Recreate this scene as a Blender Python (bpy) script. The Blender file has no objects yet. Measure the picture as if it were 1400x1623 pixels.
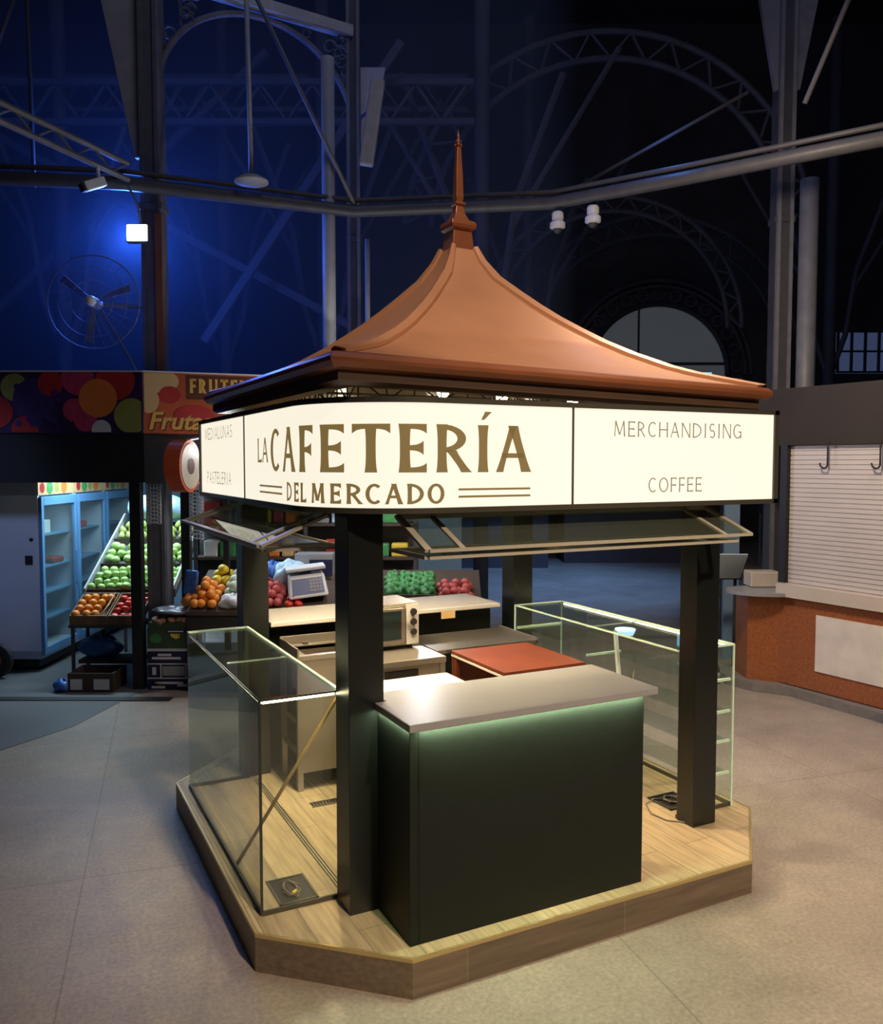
import bpy, bmesh, math, random
from math import sin, cos, pi, radians, sqrt, atan2
from mathutils import Matrix, Vector
random.seed(7)
SC = bpy.context.scene
COL = SC.collection

# ------------------------------------------------------------------ camera
YAW = radians(27.0)
cam = bpy.data.cameras.new('camera'); camo = bpy.data.objects.new('camera', cam); COL.objects.link(camo)
cam.sensor_fit = 'HORIZONTAL'; cam.sensor_width = 36.0; cam.lens = 36.0 * 1345.0 / 1400.0
cam.clip_end = 200
camo.location = (0, 0, 2.36)
camo.rotation_euler = (pi / 2 - math.atan(77.5 / 1345.0), 0, -YAW)
SC.camera = camo
SC.view_settings.view_transform = 'Standard'
SC.view_settings.look = 'None'
SC.view_settings.exposure = 0.0
SC.view_settings.gamma = 1.0
SC.view_settings.use_curve_mapping = False
SC.cycles.use_denoising = True
SC.cycles.max_bounces = 8
SC.cycles.transparent_max_bounces = 24
SC.cycles.sample_clamp_indirect = 4.0
SC.cycles.caustics_reflective = False
SC.cycles.caustics_refractive = False

# ------------------------------------------------------------------ world + big lights
W = bpy.data.worlds.new('night'); SC.world = W; W.use_nodes = True
W.node_tree.nodes['Background'].inputs[0].default_value = (0.30, 0.40, 0.75, 1)
W.node_tree.nodes['Background'].inputs[1].default_value = 0.018

R27 = Matrix.Rotation(-YAW, 4, 'Z')      # hall frame: a = sideways, d = distance, z = height
def B(a, d, z=0.0):
    return Vector((a * cos(YAW) + d * sin(YAW), -a * sin(YAW) + d * cos(YAW), z))

def lamp(kind, name, loc, energy, color, target=None, size=0.5, spot=None, blend=0.6, size_y=None):
    l = bpy.data.lights.new(name, kind); l.energy = energy; l.color = color
    if kind == 'AREA':
        l.size = size
        if size_y: l.shape = 'RECTANGLE'; l.size_y = size_y
    else:
        l.shadow_soft_size = size
    if kind == 'SPOT': l.spot_size = spot; l.spot_blend = blend
    o = bpy.data.objects.new(name, l); COL.objects.link(o); o.location = loc
    if target is not None:
        o.rotation_euler = (Vector(target) - Vector(loc)).to_track_quat('-Z', 'Y').to_euler()
    return o

lamp('SPOT', 'hall_floodlight', (2.3, -3.6, 7.5), 3900, (1.0, 0.76, 0.55), (3.2, 2.0, 0.0), 0.2, radians(56), 1.0)
lamp('SPOT', 'roof_floodlight', (1.3, -1.0, 9.2), 1900, (1.0, 0.78, 0.60), (2.6, 4.5, 3.2), 0.2, radians(24), 0.8)
lamp('POINT', 'blue_beam_fill', B(2.2, 8.75, 5.75), 9, (0.05, 0.25, 1.0), None, 0.05)  # added blue fill on the pipe beam, no fixture
lamp('AREA', 'stall_tubes', B(-3.6, 10.0, 2.62), 78, (0.58, 0.82, 1.0), B(-3.6, 9.9, 0), 1.6, size_y=0.10)
for _a in (-2.3, -1.05, -.2): lamp('POINT', 'produce_lamp', B(_a, 9.0, 2.5), 36, (0.95, 0.97, 1.0), None, 0.025)
lamp('SPOT', 'fridge_side_fill', B(-4.6, 4.8, 4.2), 190, (0.40, 0.55, 1.0), B(-5.0, 9.5, 1.55), 0.3, radians(30), 0.9)  # unseen bluish fill added to brighten the fridge side panel
lamp('POINT', 'blue_glow_fill', B(-3.62, 10.0, 4.95), 240, (0.04, 0.15, 1.0), None, 0.15)  # added blue source behind the floodlight for the glow, no fixture
lamp('AREA', 'high_hall_fill', B(1.5, 5.0, 13.0), 120, (0.55, 0.62, 1.0), B(1.5, 18.0, 5.0), 4.0)  # unseen fill added to lift the dark ironwork overhead
lamp('SPOT', 'far_hall_lamp', B(3.0, 15.5, 7.5), 2000, (0.20, 0.44, 1.0), B(1.6, 16.5, 0), 0.5, radians(70), 0.9)
lamp('AREA', 'aisle_lamp', B(2.0, 6.0, 4.9), 135, (1.0, 0.80, 0.62), B(4.2, 7.6, 1.2), 0.5)

# ------------------------------------------------------------------ helpers
MW = {}
class MB:
    def __init__(self, M=None):
        self.v = []; self.f = []; self.M = M or Matrix.Identity(4)
    def _add(self, vs, fs):
        n = len(self.v)
        self.v += [self.M @ Vector(p) for p in vs]
        self.f += [tuple(i + n for i in q) for q in fs]
        return self
    def box(self, x0, x1, y0, y1, z0, z1, rot=None):
        vs = [(x, y, z) for z in (z0, z1) for y in (y0, y1) for x in (x0, x1)]
        if rot is not None:
            c = Vector(((x0 + x1) / 2, (y0 + y1) / 2, (z0 + z1) / 2))
            vs = [c + rot @ (Vector(p) - c) for p in vs]
        return self._add(vs, [(0, 2, 3, 1), (4, 5, 7, 6), (0, 1, 5, 4), (2, 6, 7, 3), (0, 4, 6, 2), (1, 3, 7, 5)])
    def hexa(self, p):            # 8 points, bottom 4 then top 4
        return self._add(p, [(3, 2, 1, 0), (4, 5, 6, 7), (0, 1, 5, 4), (1, 2, 6, 5), (2, 3, 7, 6), (3, 0, 4, 7)])
    def prism(self, poly, z0, z1):
        n = len(poly)
        vs = [(x, y, z0) for x, y in poly] + [(x, y, z1) for x, y in poly]
        return self._add(vs, [tuple(range(n))[::-1], tuple(range(n, 2 * n))] + [(i, (i + 1) % n, n + (i + 1) % n, n + i) for i in range(n)])
    def tube(self, pts, r, n=8, cap=True):
        pts = [Vector(p) for p in pts]
        rs = r if isinstance(r, (list, tuple)) else [r] * len(pts)
        rings = []; ref = None
        for i, p in enumerate(pts):
            t = (pts[min(i + 1, len(pts) - 1)] - pts[max(i - 1, 0)])
            if t.length < 1e-9: t = Vector((0, 0, 1))
            t.normalize()
            if ref is None:
                ref = Vector((0, 0, 1)) if abs(t.z) < 0.9 else Vector((1, 0, 0))
            u = t.cross(ref).normalized(); w = u.cross(t).normalized(); ref = w
            rings.append([p + (u * cos(2 * pi * k / n) + w * sin(2 * pi * k / n)) * rs[i] for k in range(n)])
        vs = [q for rg in rings for q in rg]
        fs = [(i * n + k, i * n + (k + 1) % n, (i + 1) * n + (k + 1) % n, (i + 1) * n + k) for i in range(len(pts) - 1) for k in range(n)]
        if cap:
            fs += [tuple(range(n))[::-1], tuple(range((len(pts) - 1) * n, len(pts) * n))]
        return self._add(vs, fs)
    def beam(self, a, b, w, h):     # rectangular bar
        a, b = Vector(a), Vector(b); t = (b - a).normalized()
        ref = Vector((0, 0, 1)) if abs(t.z) < 0.95 else Vector((0, 1, 0))
        u = t.cross(ref).normalized() * w / 2; v = u.cross(t).normalized() * h / 2
        return self.hexa([a - u - v, a + u - v, b + u - v, b - u - v, a - u + v, a + u + v, b + u + v, b - u + v])
    def lathe(self, prof, c=(0, 0, 0), n=20, axis='z', sq=None):
        vs = []; c = Vector(c)
        for r, h in prof:
            for k in range(n):
                a = 2 * pi * (k + 0.5) / n
                if axis == 'z': p = (r * cos(a), r * sin(a), h)
                elif axis == 'y': p = (r * cos(a), h, r * sin(a))
                else: p = (h, r * cos(a), r * sin(a))
                vs.append(c + Vector(p))
        m = len(prof)
        fs = [(i * n + k, i * n + (k + 1) % n, (i + 1) * n + (k + 1) % n, (i + 1) * n + k) for i in range(m - 1) for k in range(n)]
        fs += [tuple(range(n))[::-1], tuple(range((m - 1) * n, m * n))]
        return self._add(vs, fs)
    def sphere(self, c, r, nu=12, nv=8, sc=(1, 1, 1)):
        prof = [(max(1e-4, r * sin(pi * i / nv)), -r * cos(pi * i / nv)) for i in range(nv + 1)]
        n0 = len(self.v); c = Vector(c)
        vs = []
        for rr, h in prof:
            for k in range(nu):
                a = 2 * pi * k / nu
                vs.append(c + Vector((rr * cos(a) * sc[0], rr * sin(a) * sc[1], h * sc[2])))
        fs = [(i * nu + k, i * nu + (k + 1) % nu, (i + 1) * nu + (k + 1) % nu, (i + 1) * nu + k) for i in range(nv) for k in range(nu)]
        return self._add(vs, fs)
    def quad(self, a, b, c, d):
        return self._add([a, b, c, d], [(0, 1, 2, 3)])
    def sheet(self, a, b, c, d, t):   # thin solid sheet on a quad
        a, b, c, d = map(Vector, (a, b, c, d)); n = (b - a).cross(d - a).normalized() * t
        return self.hexa([a, b, c, d, a + n, b + n, c + n, d + n])
    def build(self, name, mat, parent=None, smooth=False, bevel=0.0, label=None, seg=2):
        me = bpy.data.meshes.new(name)
        if parent is not None:
            mw = MW[parent]; inv = mw.inverted()
        else:
            xs = [p.x for p in self.v]; ys = [p.y for p in self.v]; zs = [p.z for p in self.v]
            mw = Matrix.Translation(((min(xs) + max(xs)) / 2, (min(ys) + max(ys)) / 2, min(zs))); inv = mw.inverted()
        me.from_pydata([inv @ p for p in self.v], [], self.f)
        bm = bmesh.new(); bm.from_mesh(me); bmesh.ops.recalc_face_normals(bm, faces=bm.faces); bm.to_mesh(me); bm.free()
        me.materials.append(mat)
        if smooth:
            me.shade_smooth() if smooth is True else me.shade_smooth()
        o = bpy.data.objects.new(name, me); COL.objects.link(o)
        if parent is not None: o.parent = parent
        else: o.location = mw.translation
        MW[o] = mw
        if bevel:
            m = o.modifiers.new('bevel', 'BEVEL'); m.width = bevel; m.segments = seg; m.limit_method = 'ANGLE'; m.angle_limit = radians(40)
        if label: o['label'] = label
        return o

def thing(name, label, cat, loc=(0, 0, 0), rz=0.0, group=None):
    o = bpy.data.objects.new(name, None); COL.objects.link(o)
    o.empty_display_size = 0.1
    o.location = loc; o.rotation_euler = (0, 0, rz)
    o['label'] = label; o['category'] = cat
    if group: o['group'] = group
    MW[o] = Matrix.Translation(loc) @ Matrix.Rotation(rz, 4, 'Z')
    return o
def tag(o, label, cat, group=None, kind=None):
    o['label'] = label; o['category'] = cat
    if group: o['group'] = group
    if kind: o['kind'] = kind
    return o
def struct(o):
    o['kind'] = 'structure'; return o
def copy_thing(o, loc=None, label=None, rz=None):
    c = o.copy(); COL.objects.link(c)
    if loc is not None: c.location = loc
    if rz is not None: c.rotation_euler = (0, 0, rz)
    if label: c['label'] = label
    for ch in list(o.children):
        k = ch.copy(); COL.objects.link(k); k.parent = c
        for g in list(ch.children):
            q = g.copy(); COL.objects.link(q); q.parent = k
    return c

def mat(name, col, rough=0.5, metal=0.0, noise=None, bump=0.0, emit=None, estr=0.0, spec=None, coat=0.0, world=False):
    m = bpy.data.materials.new(name); m.use_nodes = True
    nt = m.node_tree; b = nt.nodes['Principled BSDF']
    b.inputs['Base Color'].default_value = (*col, 1); b.inputs['Roughness'].default_value = rough; b.inputs['Metallic'].default_value = metal
    if spec is not None: b.inputs['Specular IOR Level'].default_value = spec
    if coat: b.inputs['Coat Weight'].default_value = coat
    if emit:
        b.inputs['Emission Color'].default_value = (*emit, 1); b.inputs['Emission Strength'].default_value = estr
    if noise or bump:
        tc = nt.nodes.new('ShaderNodeTexCoord'); nz = nt.nodes.new('ShaderNodeTexNoise')
        sc, amt = noise or (20, 0)
        nz.inputs['Scale'].default_value = sc; nz.inputs['Detail'].default_value = 5
        nt.links.new(tc.outputs['Object'], nz.inputs['Vector'])
        if amt:
            mx = nt.nodes.new('ShaderNodeMix'); mx.data_type = 'RGBA'
            mx.inputs[6].default_value = (*[c * (1 - amt) for c in col], 1); mx.inputs[7].default_value = (*[min(1, c * (1 + amt)) for c in col], 1)
            nt.links.new(nz.outputs['Fac'], mx.inputs[0]); nt.links.new(mx.outputs[2], b.inputs['Base Color'])
        if bump:
            bp = nt.nodes.new('ShaderNodeBump'); bp.inputs['Strength'].default_value = bump; bp.inputs['Distance'].default_value = 0.01
            nt.links.new(nz.outputs['Fac'], bp.inputs['Height']); nt.links.new(bp.outputs['Normal'], b.inputs['Normal'])
    return m

def glass_mat(name, tint=(0.93, 0.97, 0.94), refl_haze=0.03, ior=1.5, refl_col=(0.55, 0.62, 0.52)):
    m = bpy.data.materials.new(name); m.use_nodes = True; nt = m.node_tree
    nt.nodes.remove(nt.nodes['Principled BSDF']); out = nt.nodes['Material Output']
    tr = nt.nodes.new('ShaderNodeBsdfTransparent'); tr.inputs[0].default_value = (*tint, 1)
    gl = nt.nodes.new('ShaderNodeBsdfGlossy'); gl.inputs['Roughness'].default_value = 0.02
    df = nt.nodes.new('ShaderNodeBsdfDiffuse'); df.inputs[0].default_value = (*refl_col, 1)
    lw = nt.nodes.new('ShaderNodeLayerWeight'); pw = nt.nodes.new('ShaderNodeMath'); pw.operation = 'POWER'; pw.inputs[1].default_value = 4.0
    fr = nt.nodes.new('ShaderNodeMapRange'); fr.inputs[3].default_value = 0.03; fr.inputs[4].default_value = 0.75
    nt.links.new(lw.outputs['Facing'], pw.inputs[0]); nt.links.new(pw.outputs[0], fr.inputs[0])
    m1 = nt.nodes.new('ShaderNodeMixShader'); m1.inputs[0].default_value = refl_haze  # milky diffuse share painted in for reflections hazing the panes
    m2 = nt.nodes.new('ShaderNodeMixShader')
    nt.links.new(tr.outputs[0], m1.inputs[1]); nt.links.new(df.outputs[0], m1.inputs[2])
    nt.links.new(fr.outputs[0], m2.inputs[0]); nt.links.new(m1.outputs[0], m2.inputs[1]); nt.links.new(gl.outputs[0], m2.inputs[2])
    nt.links.new(m2.outputs[0], out.inputs[0])
    return m

def plank_mat(name, c1, c2, mortar, rot, bw=1.2, rh=0.2, rough=0.42, off=(0, 0, 0)):
    m = bpy.data.materials.new(name); m.use_nodes = True; nt = m.node_tree; b = nt.nodes['Principled BSDF']
    ge = nt.nodes.new('ShaderNodeNewGeometry'); mp = nt.nodes.new('ShaderNodeMapping')
    mp.inputs['Rotation'].default_value = rot; mp.inputs['Location'].default_value = off
    br = nt.nodes.new('ShaderNodeTexBrick'); br.offset = 0.37
    br.inputs['Color1'].default_value = (*c1, 1); br.inputs['Color2'].default_value = (*c2, 1); br.inputs['Mortar'].default_value = (*mortar, 1)
    br.inputs['Scale'].default_value = 1; br.inputs['Mortar Size'].default_value = 0.004; br.inputs['Brick Width'].default_value = bw; br.inputs['Row Height'].default_value = rh
    nt.links.new(ge.outputs['Position'], mp.inputs[0]); nt.links.new(mp.outputs[0], br.inputs['Vector'])
    mp2 = nt.nodes.new('ShaderNodeMapping'); mp2.inputs['Scale'].default_value = (2, 26, 26)
    nz = nt.nodes.new('ShaderNodeTexNoise'); nz.inputs['Scale'].default_value = 1.5; nz.inputs['Detail'].default_value = 6
    nt.links.new(mp.outputs[0], mp2.inputs[0]); nt.links.new(mp2.outputs[0], nz.inputs['Vector'])
    rp = nt.nodes.new('ShaderNodeMapRange'); rp.inputs[1].default_value = 0.3; rp.inputs[2].default_value = 0.7; rp.inputs[3].default_value = 0.7; rp.inputs[4].default_value = 1.15
    nt.links.new(nz.outputs['Fac'], rp.inputs[0])
    mu = nt.nodes.new('ShaderNodeMix'); mu.data_type = 'RGBA'; mu.blend_type = 'MULTIPLY'; mu.inputs[0].default_value = 1
    nt.links.new(br.outputs['Color'], mu.inputs[6]); nt.links.new(rp.outputs[0], mu.inputs[7]); nt.links.new(mu.outputs[2], b.inputs['Base Color'])
    b.inputs['Roughness'].default_value = rough
    return m

M = {}
M['black'] = mat('black_green_lacquer', (0.008, 0.010, 0.009), 0.30, 0, (30, .15), spec=0.6)
M['panel'] = mat('dark_green_panel', (0.0115, 0.0145, 0.0118), 0.5, 0, (25, .2), spec=0.2)
M['frame'] = mat('bronze_grey_frame', (0.09, 0.085, 0.065), 0.4, 0.4, (20, .1))
M['copper'] = mat('copper_painted_sheet', (0.56, 0.27, 0.135), 0.42, 0.1, (2.2, .22), 0.02)
M['copper_dark'] = mat('copper_moulding', (0.28, 0.095, 0.04), 0.35, 0.15, (6, .2))
M['soffit'] = mat('olive_soffit', (0.10, 0.085, 0.05), 0.45, 0, (12, .15))
M['eave_brown'] = mat('brown_eave_board', (0.10, 0.055, 0.03), 0.5, 0, (6, .2))
M['ceil'] = mat('pale_ceiling_sheet', (0.5, 0.42, 0.28), 0.3, 0.3, (10, .1))
M['sign'] = mat('sign_acrylic', (0.25, 0.23, 0.19), 0.3, 0, emit=(1.0, 0.93, 0.76), estr=0.96)
M['letters'] = mat('olive_vinyl_letters', (0.08, 0.055, 0.02), 0.6, 0, (40, .1), emit=(0.24, 0.16, 0.055), estr=0.75)
M['thin_letters'] = mat('grey_vinyl_letters', (0.10, 0.09, 0.06), 0.6, 0, emit=(0.30, 0.25, 0.16), estr=0.8)
M['glass'] = glass_mat('display_glass', refl_haze=0.035)
M['glass_clear'] = glass_mat('clear_glass', (0.95, 0.98, 0.96), 0.015)
M['glass_edge'] = mat('polished_glass_edge_glow', (0.62, 0.78, 0.60), 0.15, 0, (60, .15), emit=(0.7, 0.85, 0.55), estr=0.12)  # faint glow put into the edges for the light they catch
M['black_seal'] = mat('dark_glass_seal', (0.03, 0.035, 0.03), 0.4)
M['led'] = mat('led_strip', (0.8, 0.9, 0.75), 0.4, emit=(0.80, 1.0, 0.62), estr=230.0)
M['led_warm'] = mat('warm_led_strip', (0.9, 0.85, 0.7), 0.4, emit=(1.0, 0.86, 0.50), estr=16.0)
M['lamp'] = mat('lamp_glow', (1, 1, 1), 0.4, emit=(1.0, 0.84, 0.58), estr=22.0)
M['floodface'] = mat('floodlight_face', (1, 1, 1), 0.4, emit=(0.75, 0.90, 1.0), estr=30.0)
M['stone'] = mat('grey_worktop', (0.30, 0.305, 0.31), 0.32, 0, (3, .10))
M['white_lam'] = mat('white_laminate', (0.72, 0.68, 0.62), 0.25, 0, (3, .05))
M['gloss_white'] = mat('gloss_pale_top', (0.60, 0.58, 0.55), 0.12, 0, (3, .05))
M['steel'] = mat('brushed_steel', (0.62, 0.56, 0.48), 0.32, 0.85, (8, .12))
M['steel_dark'] = mat('dark_steel', (0.28, 0.26, 0.23), 0.28, 0.8, (6, .2))
M['steel_basin'] = mat('shaded_steel_basin', (0.30, 0.24, 0.18), 0.35, 0.7, (8, .15))
M['redwood'] = mat('red_stained_board', (0.17, 0.040, 0.018), 0.42, 0, (5, .45))
M['pine'] = mat('pine_stick', (0.62, 0.40, 0.14), 0.5, 0, (12, .2))
M['tile'] = plank_mat('wood_look_tile', (0.56, 0.43, 0.26), (0.44, 0.34, 0.20), (0.30, 0.25, 0.17), (0, 0, pi / 2))
M['riser'] = plank_mat('brown_riser_tile', (0.17, 0.125, 0.085), (0.13, 0.095, 0.065), (0.20, 0.16, 0.11), (pi / 2, 0, 0), 0.9, 0.6, 0.45)
M['brass'] = mat('gold_edge_profile', (0.62, 0.48, 0.22), 0.35, 0.6)
M['dark'] = mat('dark_interior', (0.015, 0.014, 0.013), 0.6, 0, (10, .2))
M['cable'] = mat('grey_cable', (0.20, 0.16, 0.12), 0.5)
M['iron'] = mat('grey_painted_iron', (0.16, 0.16, 0.18), 0.55, 0.1, (8, .35))
M['iron_dark'] = mat('dark_iron', (0.055, 0.056, 0.065), 0.6, 0.1, (5, .4))
M['iron_far'] = mat('far_dusty_iron', (0.065, 0.065, 0.075), 0.75, 0, (3, .4))
M['pipe'] = mat('pale_pipe', (0.42, 0.42, 0.42), 0.5, 0, (7, .25))
M['rust'] = mat('orange_painted_column', (0.30, 0.11, 0.05), 0.55, 0, (9, .3))
M['plaster'] = mat('dim_plaster', (0.055, 0.052, 0.055), 0.85, 0, (0.8, .45), 0.1)
M['plaster2'] = mat('arch_plaster', (0.11, 0.10, 0.095), 0.85, 0, (2, .4), 0.1)
M['fascia'] = mat('black_fascia', (0.012, 0.012, 0.016), 0.55, 0, (4, .3))
M['fascia_brown'] = mat('brown_fascia', (0.030, 0.023, 0.019), 0.75, 0, (3, .3))
M['shutter'] = mat('cream_shutter', (0.62, 0.56, 0.52), 0.45, 0, (3, .12))
M['beige'] = mat('beige_counter', (0.62, 0.54, 0.44), 0.35, 0, (4, .1))
M['granite'] = mat('orange_granite', (0.32, 0.10, 0.035), 0.3, 0, (45, .6))
M['marble'] = mat('white_marble', (0.78, 0.70, 0.60), 0.3, 0, (4, .25))
M['kerb'] = mat('grey_kerb', (0.20, 0.18, 0.165), 0.7, 0, (12, .3))
M['fridge'] = mat('white_enamel', (0.62, 0.66, 0.78), 0.4, 0, (2, .08))
M['fridge_in'] = mat('fridge_liner', (0.16, 0.34, 0.50), 0.5, 0, (3, .1))
M['fridge_frame'] = mat('blue_grey_door_frame', (0.12, 0.28, 0.50), 0.4)
M['rubber'] = mat('black_rubber', (0.01, 0.01, 0.011), 0.7)
M['red_paint'] = mat('dull_red_paint', (0.25, 0.03, 0.03), 0.5)
M['white_pl'] = mat('white_plastic', (0.74, 0.75, 0.76), 0.35)
M['navy'] = mat('navy_card', (0.008, 0.010, 0.05), 0.6)
M['green_card'] = mat('green_card', (0.035, 0.075, 0.035), 0.6, 0, (10, .2))
M['print_white'] = mat('white_print', (0.62, 0.64, 0.68), 0.6)
M['print_yellow'] = mat('yellow_print', (0.70, 0.52, 0.05), 0.6)
M['card'] = mat('brown_card', (0.20, 0.12, 0.06), 0.75, 0, (12, .2))
M['card_dark'] = mat('dark_wood_crate', (0.06, 0.04, 0.03), 0.75, 0, (12, .3))
M['bag_blue'] = mat('blue_plastic_bag', (0.05, 0.16, 0.55), 0.35, 0, (14, .5), 0.5)
M['bag_pale'] = mat('pale_blue_plastic_bag', (0.45, 0.66, 0.85), 0.3, 0, (14, .25), 0.5)
M['bag_white'] = mat('white_plastic_bag', (0.72, 0.75, 0.80), 0.35, 0, (14, .1), 0.5)
M['bag_clear'] = mat('smoky_plastic_wrap', (0.22, 0.23, 0.27), 0.25, 0, (18, .5), 0.6)
M['orange'] = mat('orange_peel', (0.85, 0.28, 0.03), 0.45, 0, (40, .1), 0.1)
M['yellow'] = mat('lemon_peel', (0.85, 0.58, 0.03), 0.45, 0, (40, .1), 0.1)
M['apple'] = mat('green_apple_skin', (0.42, 0.60, 0.18), 0.3, 0, (10, .2))
M['pear'] = mat('olive_pear_skin', (0.36, 0.42, 0.10), 0.4, 0, (14, .25))
M['tomato'] = mat('tomato_skin', (0.62, 0.05, 0.03), 0.25, 0, (8, .2))
M['potato'] = mat('potato_skin', (0.42, 0.22, 0.12), 0.7, 0, (14, .3))
M['pale_fruit'] = mat('pale_green_cabbage', (0.55, 0.66, 0.50), 0.5, 0, (20, .25), 0.4)
M['peach'] = mat('pink_peach_skin', (0.52, 0.10, 0.09), 0.5, 0, (10, .3))
M['leaf'] = mat('green_leaf', (0.06, 0.26, 0.08), 0.5, 0, (14, .5), 0.3)
M['banana'] = mat('banana_skin', (0.75, 0.55, 0.06), 0.45, 0, (8, .2))
M['ban_bg'] = mat('banner_berry_print', (0.035, 0.015, 0.075), 0.4, 0, (9, .9))
M['ban_org'] = mat('banner_red_print', (0.42, 0.085, 0.03), 0.4, 0, (2.2, .6))
M['pr_orange'] = mat('print_orange', (0.70, 0.20, 0.04), 0.4, 0, (3, .25))
M['pr_red'] = mat('print_red', (0.42, 0.03, 0.03), 0.4, 0, (4, .4))
M['pr_pink'] = mat('print_pink', (0.45, 0.05, 0.12), 0.4, 0, (20, .5))
M['pr_green'] = mat('print_green', (0.28, 0.30, 0.08), 0.4, 0, (4, .3))
M['pr_violet'] = mat('print_violet', (0.05, 0.03, 0.16), 0.4, 0, (12, .6))
M['pr_cream'] = mat('print_cream', (0.62, 0.42, 0.20), 0.4, 0, (4, .2))
M['pr_gold'] = mat('print_gold', (0.70, 0.42, 0.10), 0.4)
M['pr_brown'] = mat('print_brown', (0.10, 0.03, 0.015), 0.4)
M['disc_orange'] = mat('orange_red_disc_rim', (0.60, 0.10, 0.03), 0.4)
M['disc_face'] = mat('cream_disc_face', (0.50, 0.42, 0.30), 0.5, 0, (8, .2))
M['screen_blue'] = mat('scale_keypad', (0.03, 0.07, 0.22), 0.35)
M['scale_white'] = mat('scale_white', (0.70, 0.74, 0.78), 0.35)
M['winglass'] = mat('dusty_window_glass', (0.20, 0.21, 0.22), 0.5, 0, (1.5, .15), emit=(0.20, 0.22, 0.24), estr=0.16)
M['cyan_sign'] = mat('cyan_lit_sign', (0.3, 0.7, 0.8), 0.4, emit=(0.25, 0.75, 1.0), estr=1.0)
M['fan'] = mat('fan_wire', (0.16, 0.20, 0.34), 0.6, 0)
M['lattice'] = mat('pale_lattice_net', (0.55, 0.60, 0.68), 0.5, 0, (30, .5))
M['blue_panel'] = mat('blue_grey_sheet', (0.22, 0.34, 0.46), 0.4, 0, (2, .15))

def concrete():
    m = bpy.data.materials.new('speckled_concrete_floor'); m.use_nodes = True; nt = m.node_tree; b = nt.nodes['Principled BSDF']
    ge = nt.nodes.new('ShaderNodeNewGeometry')
    def nz(s, d=6, r=0.6):
        n = nt.nodes.new('ShaderNodeTexNoise'); n.inputs['Scale'].default_value = s; n.inputs['Detail'].default_value = d; n.inputs['Roughness'].default_value = r
        nt.links.new(ge.outputs['Position'], n.inputs['Vector']); return n
    a = nz(0.7); c = nz(45, 3); e = nz(4.5, 8, 0.7)
    r1 = nt.nodes.new('ShaderNodeValToRGB'); r1.color_ramp.elements[0].position = 0.32; r1.color_ramp.elements[1].position = 0.68
    r1.color_ramp.elements[0].color = (0.27, 0.225, 0.185, 1); r1.color_ramp.elements[1].color = (0.40, 0.345, 0.285, 1)
    nt.links.new(a.outputs['Fac'], r1.inputs[0])
    mp = nt.nodes.new('ShaderNodeMapRange'); mp.inputs[1].default_value = 0.3; mp.inputs[2].default_value = 0.7; mp.inputs[3].default_value = 0.80; mp.inputs[4].default_value = 1.18
    nt.links.new(c.outputs['Fac'], mp.inputs[0])
    mp2 = nt.nodes.new('ShaderNodeMapRange'); mp2.inputs[1].default_value = 0.3; mp2.inputs[2].default_value = 0.7; mp2.inputs[3].default_value = 0.86; mp2.inputs[4].default_value = 1.1
    nt.links.new(e.outputs['Fac'], mp2.inputs[0])
    # slab joints
    br = nt.nodes.new('ShaderNodeTexBrick'); br.offset = 0; br.inputs['Scale'].default_value = 1
    br.inputs['Color1'].default_value = (1, 1, 1, 1); br.inputs['Color2'].default_value = (0.97, 0.97, 0.97, 1); br.inputs['Mortar'].default_value = (0.72, 0.70, 0.68, 1)
    br.inputs['Brick Width'].default_value = 2.6; br.inputs['Row Height'].default_value = 2.6; br.inputs['Mortar Size'].default_value = 0.006; br.inputs['Mortar Smooth'].default_value = 0.4
    mpp = nt.nodes.new('ShaderNodeMapping'); mpp.inputs['Rotation'].default_value = (0, 0, 0.16); mpp.inputs['Location'].default_value = (0.5, 0.1, 0)
    nt.links.new(ge.outputs['Position'], mpp.inputs[0]); nt.links.new(mpp.outputs[0], br.inputs['Vector'])
    prev = r1.outputs[0]
    for s in (mp.outputs[0], mp2.outputs[0], br.outputs['Color']):
        mu = nt.nodes.new('ShaderNodeMix'); mu.data_type = 'RGBA'; mu.blend_type = 'MULTIPLY'; mu.inputs[0].default_value = 1
        nt.links.new(prev, mu.inputs[6]); nt.links.new(s, mu.inputs[7]); prev = mu.outputs[2]
    nt.links.new(prev, b.inputs['Base Color'])
    rr = nt.nodes.new('ShaderNodeMapRange'); rr.inputs[3].default_value = 0.38; rr.inputs[4].default_value = 0.62
    nt.links.new(e.outputs['Fac'], rr.inputs[0]); nt.links.new(rr.outputs[0], b.inputs['Roughness'])
    bp = nt.nodes.new('ShaderNodeBump'); bp.inputs['Strength'].default_value = 0.12; bp.inputs['Distance'].default_value = 0.004
    nt.links.new(c.outputs['Fac'], bp.inputs['Height']); nt.links.new(bp.outputs['Normal'], b.inputs['Normal'])
    return m
M['concrete'] = concrete()

# ------------------------------------------------------------------ lettering
def surf(s, x0=1.24, y0=3.5, R=0.55, off=0.0):
    la = pi * R / 2
    if s < -la / 2: return (x0 - off, y0 + R + (-la / 2 - s))
    if s > la / 2: return (x0 + R + (s - la / 2), y0 - off)
    t = (s + la / 2) / R
    return (x0 + R - (R + off) * cos(t), y0 + R - (R + off) * sin(t))

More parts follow.
